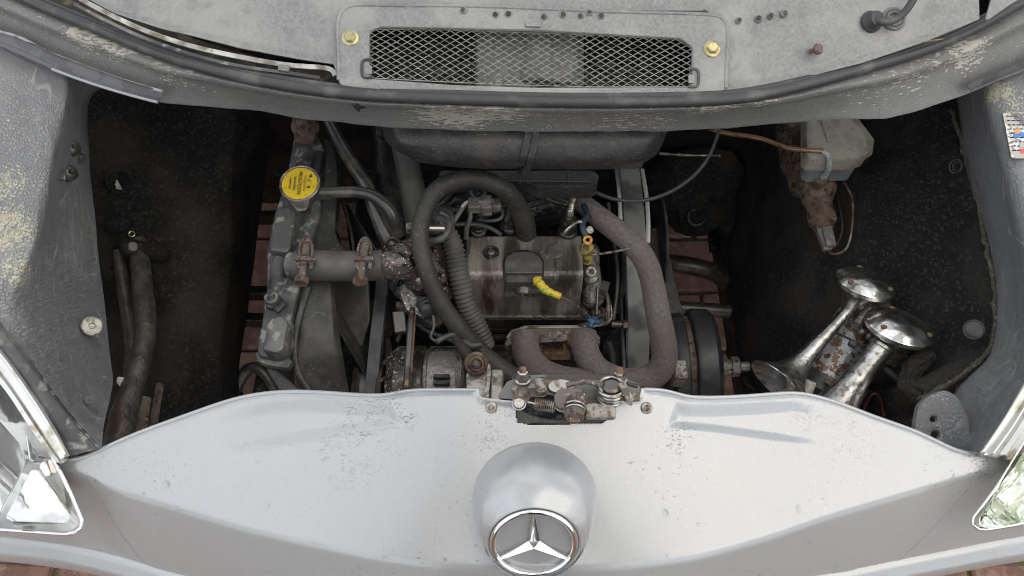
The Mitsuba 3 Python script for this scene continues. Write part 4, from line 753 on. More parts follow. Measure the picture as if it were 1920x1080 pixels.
# fan with blades, axis across the car
fc = at(640, 560, .40) + (.0, 0, 0); fc = np.array([-.222, .575, .42]); fax = unit([1, .06, 0])
part('cooling_fan', lathe(fc - fax * .02, fc + fax, [(0, .04), (.04, .04), (.05, .03), (.052, .001)], 28), 'black_plastic', 'black plastic cooling fan behind the shroud')
for k in range(5):
    aa = math.radians(72 * k + 66); rd = np.array([0, math.cos(aa), math.sin(aa)]); tg = np.cross(fax, rd); r0, r1 = .035, .165; rowsb = []
    for t in np.linspace(0, 1, 10):
        r_ = r0 + (r1 - r0) * t; w_ = .03 + .05 * t; tw = .75 - .35 * t
        rowsb.append([fc + rd * r_ + (tg * math.cos(tw) + fax * math.sin(tw)) * w_ * s_ for s_ in np.linspace(-1, 1, 7)])
    v = np.array(rowsb).reshape(-1, 3); part('cooling_fan__blade', solidify(v, gridfaces(10, 7), .0025), 'shroud_plastic')
part('cooling_fan__blade', slab([(622, 515), (690, 520), (693, 600), (668, 684), (632, 610)], at(655, 590, .525), vdir(655, 590, -.35, .1, .9), .006, .002, .006), 'blade_plastic')
part('fan_guard_wire', hose([(640, 372, .56), (655, 420, .55), (662, 460, .54), (664, 500, .53)], 4, 30, 8), 'black_plastic', 'thin black loom beside the shroud')
# hoses at the radiator
part('top_hose', hose([(556, 497, .628), (600, 498, .63), (660, 499, .63), (718, 497, .63)], [29, 29, 29, 29], 50, 28), 'grey_hose', 'fat grey rubber radiator hose held by two rusty clamps')
part('top_hose__spigot', hose([(545, 498, .625), (566, 498, .628)], 26, 10, 24), 'tank_plastic')
def clamp(px, z=.63, half=30, nm='hose_clamp', lab=''):
    c = at(px, 497, z); m_ = mpp(px, 497, z); k = part(nm, torus(c, [1, .02, 0], half * m_ + .0012, .0016, 40, 8), 'rusty_steel', lab)
    key = k[5:]; top = c + np.array([0, 0, half * m_]) + np.array([0, 0, .004]); f0 = np.array([0, 1.0, 0])
    a0, a1 = at(px + 4, 452, z + .022), at(px - 6, 522, z + .026)
    part(key + '__screw', cat(rod(a0, a1, .0052, None, 16), *[torus(a0 + (a1 - a0) * t, a1 - a0, .0052, .0009, 16, 6) for t in np.linspace(.12, .6, 12)]), 'rusty_steel')
    part(key + '__screw_head', hexbolt(a1, unit(a1 - a0), .0095, .009), 'brown_rust')
    part(key + '__housing', cat(bar(at(px - 18, 486, z + .029), at(px + 20, 488, z + .029), .006, .012), bar(at(px - 12, 492, z + .026), at(px - 11, 505, z + .026), .0055, .006), bar(at(px + 12, 492, z + .026), at(px + 11, 505, z + .026), .0055, .006)), 'rusty_steel')
    part(key + '__band_end', sweep(smoothpath([at(px - 9, 484, z + .024), at(px - 9, 462, z + .022), at(px + 2, 446, z + .020), at(px + 13, 462, z + .022), at(px + 11, 484, z + .024)], 30), circ(.0022, 8)), 'rusty_steel')
clamp(572, .628, 30, 'hose_clamp', 'rusty worm clamp at the radiator end of the grey hose'); clamp(682, .63, 30, 'hose_clamp', 'rusty worm clamp at the engine end of the grey hose')
part('overflow_hose', hose([(600, 362, .655), (640, 360, .660), (690, 364, .660), (722, 384, .655), (740, 412, .64), (748, 440, .62)], [11, 11, 11.5, 12, 13, 13], 60), 'shiny_hose', 'shiny black overflow hose running from the radiator cap')
part('overflow_hose__spigot', hose([(585, 366, .652), (622, 366, .655)], 8, 12), 'dull_steel')
part('bypass_hose', hose([(612, 215, .66), (640, 272, .655), (668, 318, .65), (690, 355, .64), (705, 395, .625), (722, 435, .61), (736, 462, .60)], [11, 12, 12.5, 13, 14, 16, 19], 70), 'shiny_hose', 'long glossy black bypass hose slanting down behind the overflow hose')
part('bypass_hose__open_end', torus(at(736, 458, .615), vdir(736, 458, .1, .2, .9), .0095, .0022), 'shiny_hose')
part('breather_pipe', hose([(752, 255, .62), (762, 300, .62), (772, 350, .615), (782, 400, .61), (786, 450, .59)], [22, 23, 24, 25, 25], 40, 26), 'grey_hose', 'fat matt grey breather pipe under the air box')
part('dark_hose', hose([(720, 230, .55), (728, 300, .54), (735, 370, .53), (760, 420, .52)], [24, 26, 26, 20], 40), 'oily_black', 'dark hose left of the grey breather pipe')
# ---------------------------------------------------------------- air box under the cowl
AB = [[(700, 200, .80), (735, 196, .815), (1000, 196, .82), (1225, 196, .815), (1258, 200, .80)],
      [(716, 240, .775), (750, 240, .80), (1000, 245, .806), (1215, 240, .80), (1252, 240, .775)],
      [(722, 262, .765), (760, 270, .79), (1000, 275, .795), (1210, 268, .79), (1245, 262, .765)],
      [(742, 282, .75), (790, 296, .77), (1000, 304, .777), (1195, 298, .77), (1232, 288, .75)],
      [(772, 298, .735), (840, 309, .745), (1000, 315, .75), (1150, 313, .745), (1205, 308, .735)],
      [(790, 300, .70), (850, 311, .70), (1000, 316, .70), (1150, 314, .70), (1195, 308, .70)]]
part('air_box', sheet(AB, 80, 50, .004, .005, 22, 4), 'black_plastic', 'dusty black plastic air box under the cowl lip')
part('air_box__strap', sweep(smoothpath([at(*q) for q in [(1000, 225, .825), (996, 262, .804), (988, 298, .785), (982, 315, .755), (978, 318, .735)]], 30), [(-.0085, -.002), (-.0085, .0015), (-.001, .0022), (-.0006, .0005), (.0006, .0005), (.001, .0022), (.0085, .0015), (.0085, -.002)], up=[0, -.5, .85]), 'black_plastic')
part('cowl_lip__screw', lathe(at(1005, 233, .832), at(1005, 233, .832) + unit([0, -.8, .5]), [(-.002, .006), (.001, .0058), (.002, .003), (.0005, .0025), (.0005, .0001)], 20), 'dull_steel')
part('filter_tray', flat([(818, 318), (1060, 318), (1112, 318), (1124, 326), (1120, 342), (1108, 350), (1010, 350), (980, 340), (830, 338)], .665, .03, b=.003, r=.006), 'black_plastic', 'flat ribbed black filter lid below the air box')
part('filter_tray__rib', bar(at(940, 339, .667), at(1108, 341, .667), .0022, .003), 'black_plastic')
for px in (975, 1066): part('filter_tray__rib', bar(at(px, 318, .667), at(px, 345, .667), .0022, .003), 'shroud_plastic')
part('filter_tray__lug', torus(at(897, 358, .64), vdir(897, 358, 0, 0, 1), .010, .0035), 'black_plastic')
part('inlet_manifold', blob([[(at(830, 385, .56), .03), (at(870, 380, .56), .032)], [(at(900, 400, .54), .03), (at(1050, 385, .54), .028)], [(at(960, 370, .55), .022), (at(1040, 365, .56), .02)]], 8, .008, .012, 60), 'oily_black', 'oily black inlet manifold behind the valve cover')
# ---------------------------------------------------------------- engine
ZT = .580; x0, x1 = at(873, 515, ZT)[0], at(1094, 517, ZT)[0]; xb0, xb1 = at(875, 441, ZT)[0], at(1088, 443, ZT)[0]; yf, yb_ = at(980, 519, ZT)[1], at(980, 440, ZT)[1]; zb = .468
xm, ym = (x0 + x1) / 2, (yf + yb_) / 2
arch = lambda g=0: [(946 - g, 531 + g * .4), (946 - g, 490), (950 - g, 480 - g), (962, 473 - g), (982, 470.5 - g), (1000, 473 - g), (1012, 480 - g), (1017 + g, 490), (1017 + g, 531 + g * .4)]
hw, hd = (x1 - x0) / 2, (yb_ - yf) / 2
prof = [(-hd - .004, zb - ZT), (-hd - .002, -.03), (-hd, -.014)] + [(-hd + .012 * (1 - math.cos(t)), -.012 + .012 * math.sin(t)) for t in np.linspace(.1, math.pi / 2, 8)] + [(hd - .005, 0), (hd - .001, -.002), (hd, -.006), (hd, zb - ZT)]
pc, ends = np.array(prof), []
xs_ = [(-hw + .002, .003), (-hw + .0005, .001), (-hw, 0), (hw, 0), (hw - .0005, .001), (hw - .002, .003)]
vv = np.array([[(x + xm, ym + py * (1 - i_ * 0) + (0), ZT + pz) for py, pz in zip(pc[:, 0] + np.sign(-pc[:, 0]) * i_, pc[:, 1] - i_ * (pc[:, 1] > -.05))] for x, i_ in xs_]).reshape(-1, 3)
k = len(pc); i, j = np.meshgrid(np.arange(5), np.arange(k), indexing='ij'); qd = np.stack([i * k + j, (i + 1) * k + j, (i + 1) * k + (j + 1) % k, i * k + (j + 1) % k], -1).reshape(-1, 4)
cap_ = m3.triangulate([pc[::1] if np.sum(pc[:, 0] * np.roll(pc[:, 1], -1) - np.roll(pc[:, 0], -1) * pc[:, 1]) > 0 else pc[::-1]])
capi = np.asarray(cap_) if np.sum(pc[:, 0] * np.roll(pc[:, 1], -1) - np.roll(pc[:, 0], -1) * pc[:, 1]) > 0 else k - 1 - np.asarray(cap_)
part('engine', (vv, np.vstack([qd[:, [0, 1, 2]], qd[:, [0, 2, 3]], capi, capi[:, ::-1] + 5 * k])), 'cover_paint', 'grimy two cylinder engine under a worn dark brown valve cover', 50)
zt = np.array([0, 0, ZT])
for px in (897, 921, 1042, 1064, 1074): part('engine__cover_rib', bar(at(px, 447, ZT), at(px - 1 + (px - 980) * .02, 512, ZT), .0016, .0014, (0, 0, 1), .0005), 'cover_paint')
part('engine__cover_lip', bar(at(884, 592, zb), at(1088, 592, zb), .006, .004), 'cover_paint'); part('engine__breather_plate', flat(arch(3)[1:-1] + [(1020, 517), (943, 517)], ZT + .0012, .004, b=.0006, r=.002), 'oily_black')
part('engine__breather_cap', flat(arch()[1:-1] + [(1017, 512), (946, 512)], ZT + .006, .01, b=.002, r=.003), 'cap_rubber', 'smooth black arched breather cap on the valve cover')
fp = np.array([at(946, 514, ZT)[0], at(1017, 514, ZT)[0]]); part('engine__breather_cap', box(((fp[0] + fp[1]) / 2, yf - .003, ZT - .009), (fp[1] - fp[0], .012, .026), None, .005), 'cap_rubber')
part('engine__spout_plate', box(((fp[0] + fp[1]) / 2 + .001, yf - .003, ZT - .034), (fp[1] - fp[0] + .003, .006, .028), None, .002), 'cast_metal'); part('engine__spout', lathe((( fp[0] + fp[1]) / 2, yf - .004, ZT - .024), ((fp[0] + fp[1]) / 2, yf - .02, ZT - .03), [(0, .013), (.009, .012), (.0105, .009), (.008, .006), (.008, .0001)], 24), 'cast_metal')
q = at(921, 474, ZT); part('engine__bolt_recess', cat(torus(q, [0, 0, 1], .0105, .0018, 32, 10), lathe(q - (0, 0, .001), q + (0, 0, 1), [(0, .009), (.0013, .009), (.0014, .001)], 24)), 'oily_black'); part('engine__cover_bolt', lathe(q, q + (0, 0, 1), [(0, .005), (.003, .005), (.004, .003), (.002, .002), (.002, .0001)], 12), 'dull_steel')
q = at(1040, 472, ZT); part('engine__cover_plug', lathe(q, q + (0, 0, 1), [(0, .0122), (.0018, .0122), (.0032, .0105), (.0036, .003)], 32), 'cap_rubber', 'round black rubber plug on the valve cover')
part('engine__block', box((xm - .005, yf + .075, .33), (.215, .15, .285), None, .006), 'oily_black'); part('engine__head', box((xm + .004, yf + .055, .446), (.205, .125, .05), None, .008), 'oily_black')
part('engine__front_ribs', cat(*[bar((xm - .095, yf - .004, z_), (xm + .095, yf - .004, z_), .008, .004) for z_ in (.43, .40, .37)]), 'oily_black')
part('engine__side_casting', blob([[(at(1108, 470, .53), .012), (at(1112, 560, .48), .016)], [(at(1104, 480, .54), .010), (at(1110, 520, .53), .012)], [(at(1118, 590, .45), .016), (at(1095, 600, .44), .018)]], 6, .004, .006, 90), 'cast_metal')
part('engine__eyelet', torus(at(1108, 510, .555), vdir(1108, 510, .1, 0, 1), .006, .003), 'cast_metal')
part('engine__lifting_bracket', cat(bar(at(1122, 540, .50), at(1140, 545, .50), .03, .004), tube(smoothpath([at(1128, 545, .505), at(1137, 552, .51), at(1141, 580, .505), at(1138, 605, .49), at(1128, 600, .485)], 30), .0032, 8), bar(at(1120, 538, .50), at(1118, 590, .48), .004, .02)), 'dull_steel')
part('engine__twisted_wire', cat(*[tube(smoothpath([at(1128 + 4 * k_, 598, .50), at(1140 + 2 * k_, 575 - 6 * k_, .52), at(1148 - k_, 590 + 4 * k_, .515), at(1134, 606 + 2 * k_, .505), at(1112 + 3 * k_, 612, .50)], 24), .0004, 5) for k_ in range(3)]), 'steel')
part('engine__blue_clip', blob([[(at(1106, 600, .50), .0045), (at(1119, 604, .50), .005)], [(at(1108, 610, .498), .004), (at(1112, 598, .502), .004)]], 4, .003, .002, 200), 'blue_plastic', 'small crumpled blue clip beside the dipstick wire')
# dipstick handle and its wire
part('dipstick', hose([(1004, 524, .590), (1012, 531, .592), (1020, 541, .59), (1036, 550, .586), (1049, 555, .582)], [7, 8, 8.5, 6.5, 6.5], 40, 16, lambda L: 1 + .07 * np.sin(L * 700)), 'yellow_plastic', 'split yellow dipstick handle lying over the valve cover front')
part('dipstick__collar', torus(at(1008, 527, .592), vdir(1008, 527, .75, .6, .3), .0062, .0018), 'yellow_plastic'); part('dipstick__open_end', torus(at(1049, 555, .582), vdir(1049, 555, .85, .3, .4), .0042, .0012), 'amber_plastic')
part('dipstick__wire', hose([(1050, 556, .582), (1075, 568, .565), (1100, 588, .54), (1118, 601, .52), (1140, 607, .505)], .9, 40, 6), 'steel')
# injectors, pipes and plugs behind the cover
def injector(px, py, z, lab):
    q = at(px, py, z); n = unit([0.0, .12, .99]); k = part('injector', cat(lathe(q - n * .05, q + n, [(0, .011), (.028, .012), (.030, .0145), (.034, .0145), (.036, .012)], 20)), 'oily_black', lab)
    key = k[5:]; part(key + '__hex', hexbolt(q - n * .014, n, .0125, .026), 'oily_metal'); part(key + '__union', hexbolt(q + n * .012, n, .0068, .012, .0, .01), 'dull_steel')
mat('oily_metal', lay((.045, .042, .038), [((.14, .13, .115), 110, .5, .68)]), .3, .6)
injector(955, 408, .60, 'dark hex injector on the left behind the valve cover'); injector(1066, 418, .60, 'dark injector on the right behind the valve cover')
part('injector_pipe', hose([(1068, 410, .615), (1070, 392, .628), (1076, 370, .634), (1084, 360, .63), (1088, 366, .62)], 7, 40, 12), 'steel', 'bent bare metal fuel pipe at the right injector')
part('injector_pipe', hose([(958, 385, .62), (964, 366, .63), (1000, 362, .62), (1040, 378, .61), (1062, 384, .605)], 4.5, 50, 12), 'oily_metal', 'dark fuel pipe linking the two injectors')
part('injector_pipe', hose([(990, 358, .60), (1030, 372, .60), (1075, 382, .60)], 5, 40, 12), 'dull_steel', 'grey fuel return pipe behind the valve cover')
part('injector_pipe', hose([(1055, 440, .60), (1066, 428, .61), (1082, 416, .612), (1090, 416, .61)], 3.4, 30, 10), 'steel', 'short bright pipe at the right injector')
part('injector_pipe', hose([(1085, 352, .60), (1060, 345, .59), (1010, 342, .58)], 6, 30, 10), 'brown_rust', 'rusty pipe under the filter lid')
part('temperature_sender', cat(lathe(at(1101, 490, .56), at(1101, 452, .60), [(0, .0075), (.02, .008), (.022, .0095), (.03, .0095), (.034, .007)], 18)), 'sender_plastic', 'dirty yellow sender at the right end of the valve cover'); part('temperature_sender__contact', torus(at(1102, 450, .605), vdir(1102, 450, 0, 0, 1), .0048, .0022), 'amber_plastic')
part('sender_wire', hose([(1098, 442, .60), (1092, 420, .605), (1100, 405, .60), (1095, 385, .59)], 6, 30, 10), 'blue_grey_plastic', 'dark blue wire sleeve by the right injector'); part('white_plug', rod(at(1102, 434, .60), at(1110, 428, .605), .0055), 'white_plastic', 'tiny white plug by the right injector')
part('cover_stud', cat(rod(at(897, 440, .56), at(897, 430, .59), .012), torus(at(897, 427, .592), [0, 0, 1], .0065, .003)), 'oily_metal', 'stud behind the left corner of the valve cover')
# connector and looms
cn0, cn1 = at(878, 385, .63), at(940, 384, .63)
part('wire_connector', bar(cn0, cn0 + (cn1 - cn0) * .42, .018, .016), 'grey_connector', 'brown grey plastic wire connector'); part('wire_connector__collar', bar(cn0 + (cn1 - cn0) * .40, cn0 + (cn1 - cn0) * .72, .024, .020), 'grey_connector'); part('wire_connector__plug', bar(cn0 + (cn1 - cn0) * .70, cn1, .016, .014), 'grey_connector'); part('wire_connector__latch', bar(cn0 + (cn1 - cn0) * .3 + (0, 0, .009), cn0 + (cn1 - cn0) * .8 + (0, 0, .010), .006, .003), 'grey_connector')
part('wire', hose([(880, 380, .63), (872, 384, .63), (862, 398, .625), (850, 416, .62)], 4.5, 30, 10), 'grey_connector', 'wire with pale bared end left of the connector'); part('wire__bare_end', hose([(879, 377, .634), (872, 381, .635), (866, 388, .633)], 2.6, 16, 8), 'white_plastic')
part('wire', hose([(880, 392, .625), (882, 405, .62), (876, 425, .61), (874, 448, .595)], 5, 30, 10), 'black_rubber', 'black wire dropping behind the valve cover')
part('wire', hose([(943, 390, .62), (940, 408, .615), (920, 414, .61), (896, 412, .605)], 3.4, 30, 10), 'black_rubber', 'black wire curling back from the connector')
part('wire', hose([(846, 422, .61), (880, 420, .61), (915, 426, .605), (940, 440, .595)], 4, 40, 10), 'black_rubber', 'black wire along the back of the valve cover')
part('wire', hose([(1098, 352, .63), (1140, 370, .63), (1180, 377, .63), (1225, 372, .635), (1280, 346, .65), (1325, 300, .67), (1348, 245, .70)], 3.6, 80, 10), 'black_rubber', 'thin black cable looping across the belt')
part('wire', hose([(1110, 478, .58), (1140, 474, .58), (1180, 466, .575)], 2.4, 20, 8), 'steel', 'thin rod right of the valve cover')
for pts_, r_, m_, lb_ in (([(1236, 288, .60), (1290, 291, .60), (1350, 292, .59)], 3, 'oily_metal', 'thin grey pipe behind the belt at the right'), ([(1150, 600, .47), (1158, 520, .49), (1150, 450, .50), (1140, 380, .52)], 3.5, 'black_rubber', 'black lead between the engine and the drive belt'), ([(745, 640, .50), (770, 600, .52), (800, 620, .52), (850, 640, .51), (890, 690, .50)], 5, 'black_rubber', 'black loom behind the alternator'), ([(900, 330, .60), (860, 350, .60), (830, 380, .59), (790, 400, .58)], 5, 'oily_metal', 'dark metal pipe inside the looped hose'), ([(1000, 345, .59), (1050, 362, .60), (1075, 352, .62)], 5, 'dusty_hose', 'short dusty hose under the filter lid')):
    part('loom', hose(pts_, r_, 40, 10), m_, lb_)
# boot, conduit and the big looped hose
part('sender_boot', cat(lathe(at(824, 425, .625), at(820, 398, .66), [(0, .012), (.008, .019), (.012, .0225), (.018, .0225), (.021, .019), (.022, .012), (.026, .009)], 28), *[bar(at(824 + 9 * math.cos(t), 406 + 9 * math.sin(t), .652), at(824 + 22 * math.cos(t), 408 + 22 * math.sin(t), .645), .003, .004) for t in np.linspace(0, 5.6, 9)]), 'black_rubber', 'ribbed black rubber boot inside the looped hose')
part('sender_boot__lead', hose([(806, 452, .64), (826, 448, .645), (840, 432, .648), (840, 408, .65), (824, 398, .655)], [6.5, 7, 7, 6, 4], 40, 12), 'black_rubber')
part('corrugated_conduit', hose([(832, 425, .63), (848, 455, .615), (858, 500, .595), (868, 545, .575), (880, 580, .555), (900, 620, .53), (912, 650, .51)], [16, 18, 19, 19, 18, 17, 16], 460, 22, lambda L: 1 + .085 * np.sin(L * 2 * np.pi / .0062)), 'ribbed_plastic', 'grey corrugated conduit left of the valve cover')
part('looped_hose', hose([(986, 446, .57), (984, 420, .60), (970, 385, .64), (945, 355, .672), (905, 337, .69), (860, 337, .695), (820, 356, .69), (796, 395, .675), (787, 445, .66), (798, 500, .64), (822, 560, .61), (856, 610, .58), (895, 655, .55), (935, 690, .53), (985, 725, .52), (1030, 770, .50)], [20, 19, 18, 17.5, 17, 17, 17, 17, 17, 17, 17.5, 18, 19, 20, 22, 23], 160, 26), 'dusty_hose', 'dusty dark hose looping from the valve cover round and down to the latch')
# thermostat housing
part('thermostat_housing', blob([[(at(722, 495, .62), .023), (at(765, 490, .615), .026)], [(at(775, 475, .60), .025), (at(800, 520, .58), .030)], [(at(770, 540, .56), .022), (at(805, 580, .53), .028)], [(at(810, 470, .58), .02), (at(825, 540, .56), .022)], [(at(740, 470, .60), .012), (at(738, 455, .60), .012)], [(at(780, 560, .53), .02), (at(745, 530, .53), .014)]], 6, .004, .008, 60), 'thermostat_metal', 'oily thermostat housing flecked with pink paint')
part('thermostat_housing__flange', lathe(at(795, 552, .565), at(800, 540, .60), [(-.012, .035), (.0, .036), (.004, .034)], 8), 'thermostat_metal'); part('thermostat_housing__bolt', cat(hexbolt(at(777, 428, .66), vdir(777, 428, -1, 0, .1), .0085, .011), rod(at(777, 428, .66), at(835, 428, .655), .0048)), 'steel', 'bright bolt beside the looped hose')
part('pressure_switch', cat(lathe(at(806, 570, .555), at(800, 588, .60), [(0, .017), (.010, .019), (.014, .0185), (.018, .013), (.026, .0125), (.028, .0095), (.040, .009), (.042, .005)], 24)), 'black_rubber', 'black rubber pressure switch boot below the thermostat')
part('pressure_switch__lead', hose([(812, 592, .60), (813, 615, .595), (808, 632, .59), (818, 640, .585)], 2.6, 30, 8), 'grey_hose'); part('pressure_switch__sleeve', hose([(818, 641, .585), (840, 630, .58), (870, 625, .575)], 5.5, 30, 10), 'black_rubber')
part('side_bracket', cat(bar(at(744, 574, .555), at(772, 582, .555), .008, .02), bar(at(774, 580, .556), at(763, 735, .555), .009, .022, (0, 0, 1), .002), bar(at(748, 585, .545), at(752, 625, .54), .018, .012)), 'dull_steel', 'tall flat steel bracket rusty along its edge'); part('side_bracket__rusty_edge', bar(at(779, 582, .561), at(771, 700, .561), .0022, .006), 'rust')
# fan belt and alternator
part('fan_belt', sweep(smoothpath([at(*q) for q in [(722, 470, .54), (714, 560, .53), (705, 640, .52), (694, 760, .50)]], 40), [(-.0105, -.003), (.0105, -.003), (.0085, .004), (-.0085, .004)], up=[0, -.4, .9]), 'pulley_black', 'black rubber fan belt running down to the alternator pulley')
pq = at(700, 740, .46); part('alternator_pulley', cat(lathe(pq + (-.022, 0, -.0), pq + (.03, 0, 0), [(0, .052), (.005, .055), (.010, .045), (.030, .045), (.036, .055), (.041, .052)], 48)), 'dull_steel', 'worn grooved pulley at the alternator')
aq = at(790, 730, .485); ax = np.array([1.0, .0, 0])
part('alternator', lathe(aq - ax * .048, aq + ax, [(0, .035), (.004, .052), (.016, .062), (.040, .062), (.042, .058), (.060, .058), (.062, .062), (.100, .062), (.108, .056), (.111, .03)], 56), 'cast_metal', 'speckled cast metal alternator')
for kx in range(2):
    for py in (707, 719) if kx == 0 else (707,):
        part('alternator__vent_slot', box(at(828, py, .5515) if kx == 0 else at(748, py + 8, .535), (.022 if kx == 0 else .014, .006, .008), None, .001), 'oily_black')
part('alternator__rust_winding', box(at(752, 718, .540), (.010, .014, .010), None, .002), 'rust')
part('alternator__clamp_band', lathe(aq - ax * .014, aq + ax, [(0, .0625), (.020, .0632), (.022, .0615)], 56), 'oily_metal')
for t in (-.7, -.1, .5): part('alternator__fin', bar(aq + (-.05, .045 * math.sin(t), .045 * math.cos(t)), aq + (-.036, .062 * math.sin(t), .062 * math.cos(t)), .006, .004), 'cast_metal')
part('alternator_bracket', cat(flat([(873, 700), (880, 692), (906, 690), (917, 660), (922, 700), (916, 760), (874, 760)], .585, .03, b=.004, r=.004), box(at(932, 728, .58), (.016, .05, .012), None, .002)), 'pale_alloy', 'pale pitted alloy bracket left of the latch')
q = at(893, 682, .60); n = vdir(893, 682, .05, .1, .95); part('terminal_bolt', cat(torus(q, n, .0125, .003), torus(q + n * .003, n, .0085, .0018), lathe(q - n * .008, q + n, [(0, .0125), (.009, .0125), (.0095, .002)], 28)), 'brown_rust', 'rusty terminal bolt on the alternator'); part('terminal_bolt__nut', hexbolt(q + n * .001, n, .0055, .006, 0, .004), 'rusty_steel'); part('terminal_bolt__lug', slab([(876, 665), (886, 662), (905, 690), (893, 700), (874, 688)], q - n * .0025, n, .003, .0006, .003), 'rust')
part('charge_cable', hose([(846, 622, .565), (858, 640, .58), (872, 658, .592), (886, 676, .601)], [6, 8, 10, 9], 30, 14), 'dusty_hose', 'thick dusty cable at the alternator terminal'); part('charge_cable', hose([(868, 640, .57), (885, 648, .572), (900, 646, .57)], 8, 20, 12), 'black_rubber', 'short black cable under the looped hose')
# exhaust manifold, heat wrapped pipe
part('exhaust_flange', flat([(945, 644), (958, 622), (985, 613), (1085, 612), (1124, 634), (1126, 646), (1088, 628), (985, 628), (962, 636), (952, 650)], .462, .075, b=.002, r=.002), 'rusty_steel', 'rusty exhaust manifold flange')
part('exhaust_flange__gasket', flat([(944, 638), (958, 619), (985, 610), (1082, 609), (1126, 630), (1124, 636), (1082, 614), (985, 615), (960, 626)], .4645, .003, b=.0005, r=.001), 'steel')
for px, py, m_ in ((996, 630, 'rusty_steel'), (1074, 632, 'rust')): part('exhaust_flange__stud', hexbolt(at(px, py + 2, .455), unit([0, -.9, .44]), .0095, .012, .0115, .006), m_)
part('exhaust_flange__port_web', slab([(1006, 628), (1064, 628), (1072, 676), (1002, 676)], at(1035, 645, .445), unit([0, -.8, .6]), .012, .002, .003, holes=[[(1018, 636), (1053, 636), (1057, 660), (1014, 660)]]), 'rust')
part('exhaust_pipe', hose([(1084, 372, .575), (1105, 392, .58), (1140, 420, .58), (1180, 452, .57), (1210, 490, .555), (1224, 535, .535), (1234, 590, .51), (1244, 640, .485), (1244, 680, .46), (1222, 706, .44), (1180, 716, .435), (1120, 717, .435), (1060, 713, .437), (1014, 696, .445), (990, 668, .452), (984, 642, .458), (984, 626, .46)], [16, 20, 21.5, 22, 22, 22, 23, 24, 24, 25, 26, 26, 26, 26, 26, 26, 26], 220, 30), 'heat_wrap', 'exhaust pipe wrapped in brown crackled heat tape')
part('exhaust_pipe__branch', hose([(1094, 624, .46), (1095, 642, .458), (1102, 668, .45), (1125, 698, .44), (1170, 716, .435)], [25, 25, 25, 26, 26], 60, 28), 'heat_wrap')
# drive belt (variator) and clutch pulley on the right
bp = smoothpath([at(*q) for q in [(1170, 270, .44), (1180, 320, .465), (1188, 400, .48), (1193, 480, .475), (1196, 560, .455), (1197, 640, .42), (1194, 720, .36)]], 80)
part('drive_belt', sweep(bp, [(-.0185, -.006), (.0185, -.006), (.0165, .005), (-.0165, .005)], up=[0, -.5, .85]), 'belt_rubber', 'wide grey drive belt running front to back right of the engine')
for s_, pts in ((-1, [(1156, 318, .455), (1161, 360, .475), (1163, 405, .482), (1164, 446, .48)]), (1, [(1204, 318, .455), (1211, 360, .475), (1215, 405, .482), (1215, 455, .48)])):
    part('drive_belt__pulley_rim', sweep(smoothpath([at(*q) for q in pts], 30), circ(.0036, 10, .0022), up=[0, -.3, .95]), 'bright_steel')  # rims whitened in colour to read as if reflecting the sky
vq = at(1190, 500, .33); part('variator_pulley', cat(lathe(vq + (-.040, .03, 0), vq + (.05, .03, 0), [(0, .03), (.004, .11), (.010, .112), (.022, .07), (.030, .06), (.050, .06)], 48), lathe(vq + (.026, .03, 0), vq + (.05, .03, 0), [(0, .06), (.012, .112), (.017, .11), (.020, .03)], 48)), 'pulley_black', 'steel variator pulley under the drive belt')
part('timing_cover', flat([(1128, 640), (1166, 600), (1172, 690), (1168, 740), (1130, 740)], .37, .02, b=.003, r=.004), 'oily_black', 'dark cover between the engine and the drive belt'); part('timing_cover__strip', bar(at(1164, 560, .42), at(1172, 730, .38), .006, .012), 'tank_plastic'); part('timing_cover__bolt', cat(rod(at(1145, 608, .44), at(1168, 608, .44), .0055), hexbolt(at(1168, 609, .44), [1, 0, 0], .008, .008)), 'dull_steel')
part('timing_cover__hose', hose([(1140, 640, .41), (1148, 665, .40), (1148, 700, .39)], 7, 24), 'dusty_hose')
cq = at(1320, 690, .33); xa = unit([1, .0, .1]); part('clutch_pulley', cat(lathe(cq - xa * .058, cq + xa, [(0, .06), (.003, .092), (.008, .095), (.022, .095), (.024, .088), (.034, .088), (.036, .098), (.042, .101), (.066, .099), (.074, .090), (.080, .06), (.082, .02)], 64)), 'pulley_black', 'dark steel clutch pulley near the right of the nose'); part('clutch_pulley__rust_band', lathe(cq - xa * .033, cq + xa, [(0, .0895), (.007, .0895)], 48), 'brown_rust')
part('clutch_pulley__hub_nut', cat(rod(cq + xa * .018, cq + xa * .045, .018, .013), hexbolt(cq + xa * .045, xa, .017, .014), rod(cq + xa * .055, cq + xa * .075, .008)), 'pale_alloy'); part('clutch_pulley__alloy_lug', box(at(1272, 700, .42), (.022, .03, .04), None, .003), 'pale_alloy')
# ---------------------------------------------------------------- bonnet latch
lo = lambda px, py, z=.782: at(px, py, z)
LN = vdir(1050, 730, 0, -.30, .95)
def lslab(poly, z, th, m, name, label=None, **k): return part(name, slab(poly, at(1050, 735, z), LN, th, **k), m, label)
lslab([(900, 741), (936, 739), (950, 715), (985, 703), (1060, 700), (1160, 703), (1198, 720), (1203, 733), (1200, 752), (1140, 757), (1085, 770), (1000, 752), (966, 752), (960, 749), (902, 745)], .772, .005, 'latch_black', 'latch', 'rusty bonnet latch with two springs bolted in the middle of the nose', b=.001, r=.003) if 'latch_black' in scene else part('latch', slab([(900, 741), (936, 739), (950, 715), (985, 703), (1060, 700), (1160, 703), (1198, 720), (1203, 733), (1200, 752), (1140, 757), (1085, 770), (1000, 752), (966, 752), (960, 749), (902, 745)], at(1050, 735, .772), LN, .005, b=.001, r=.003), 'dull_steel', 'rusty bonnet latch with two springs bolted in the middle of the nose')
ZL = .7745
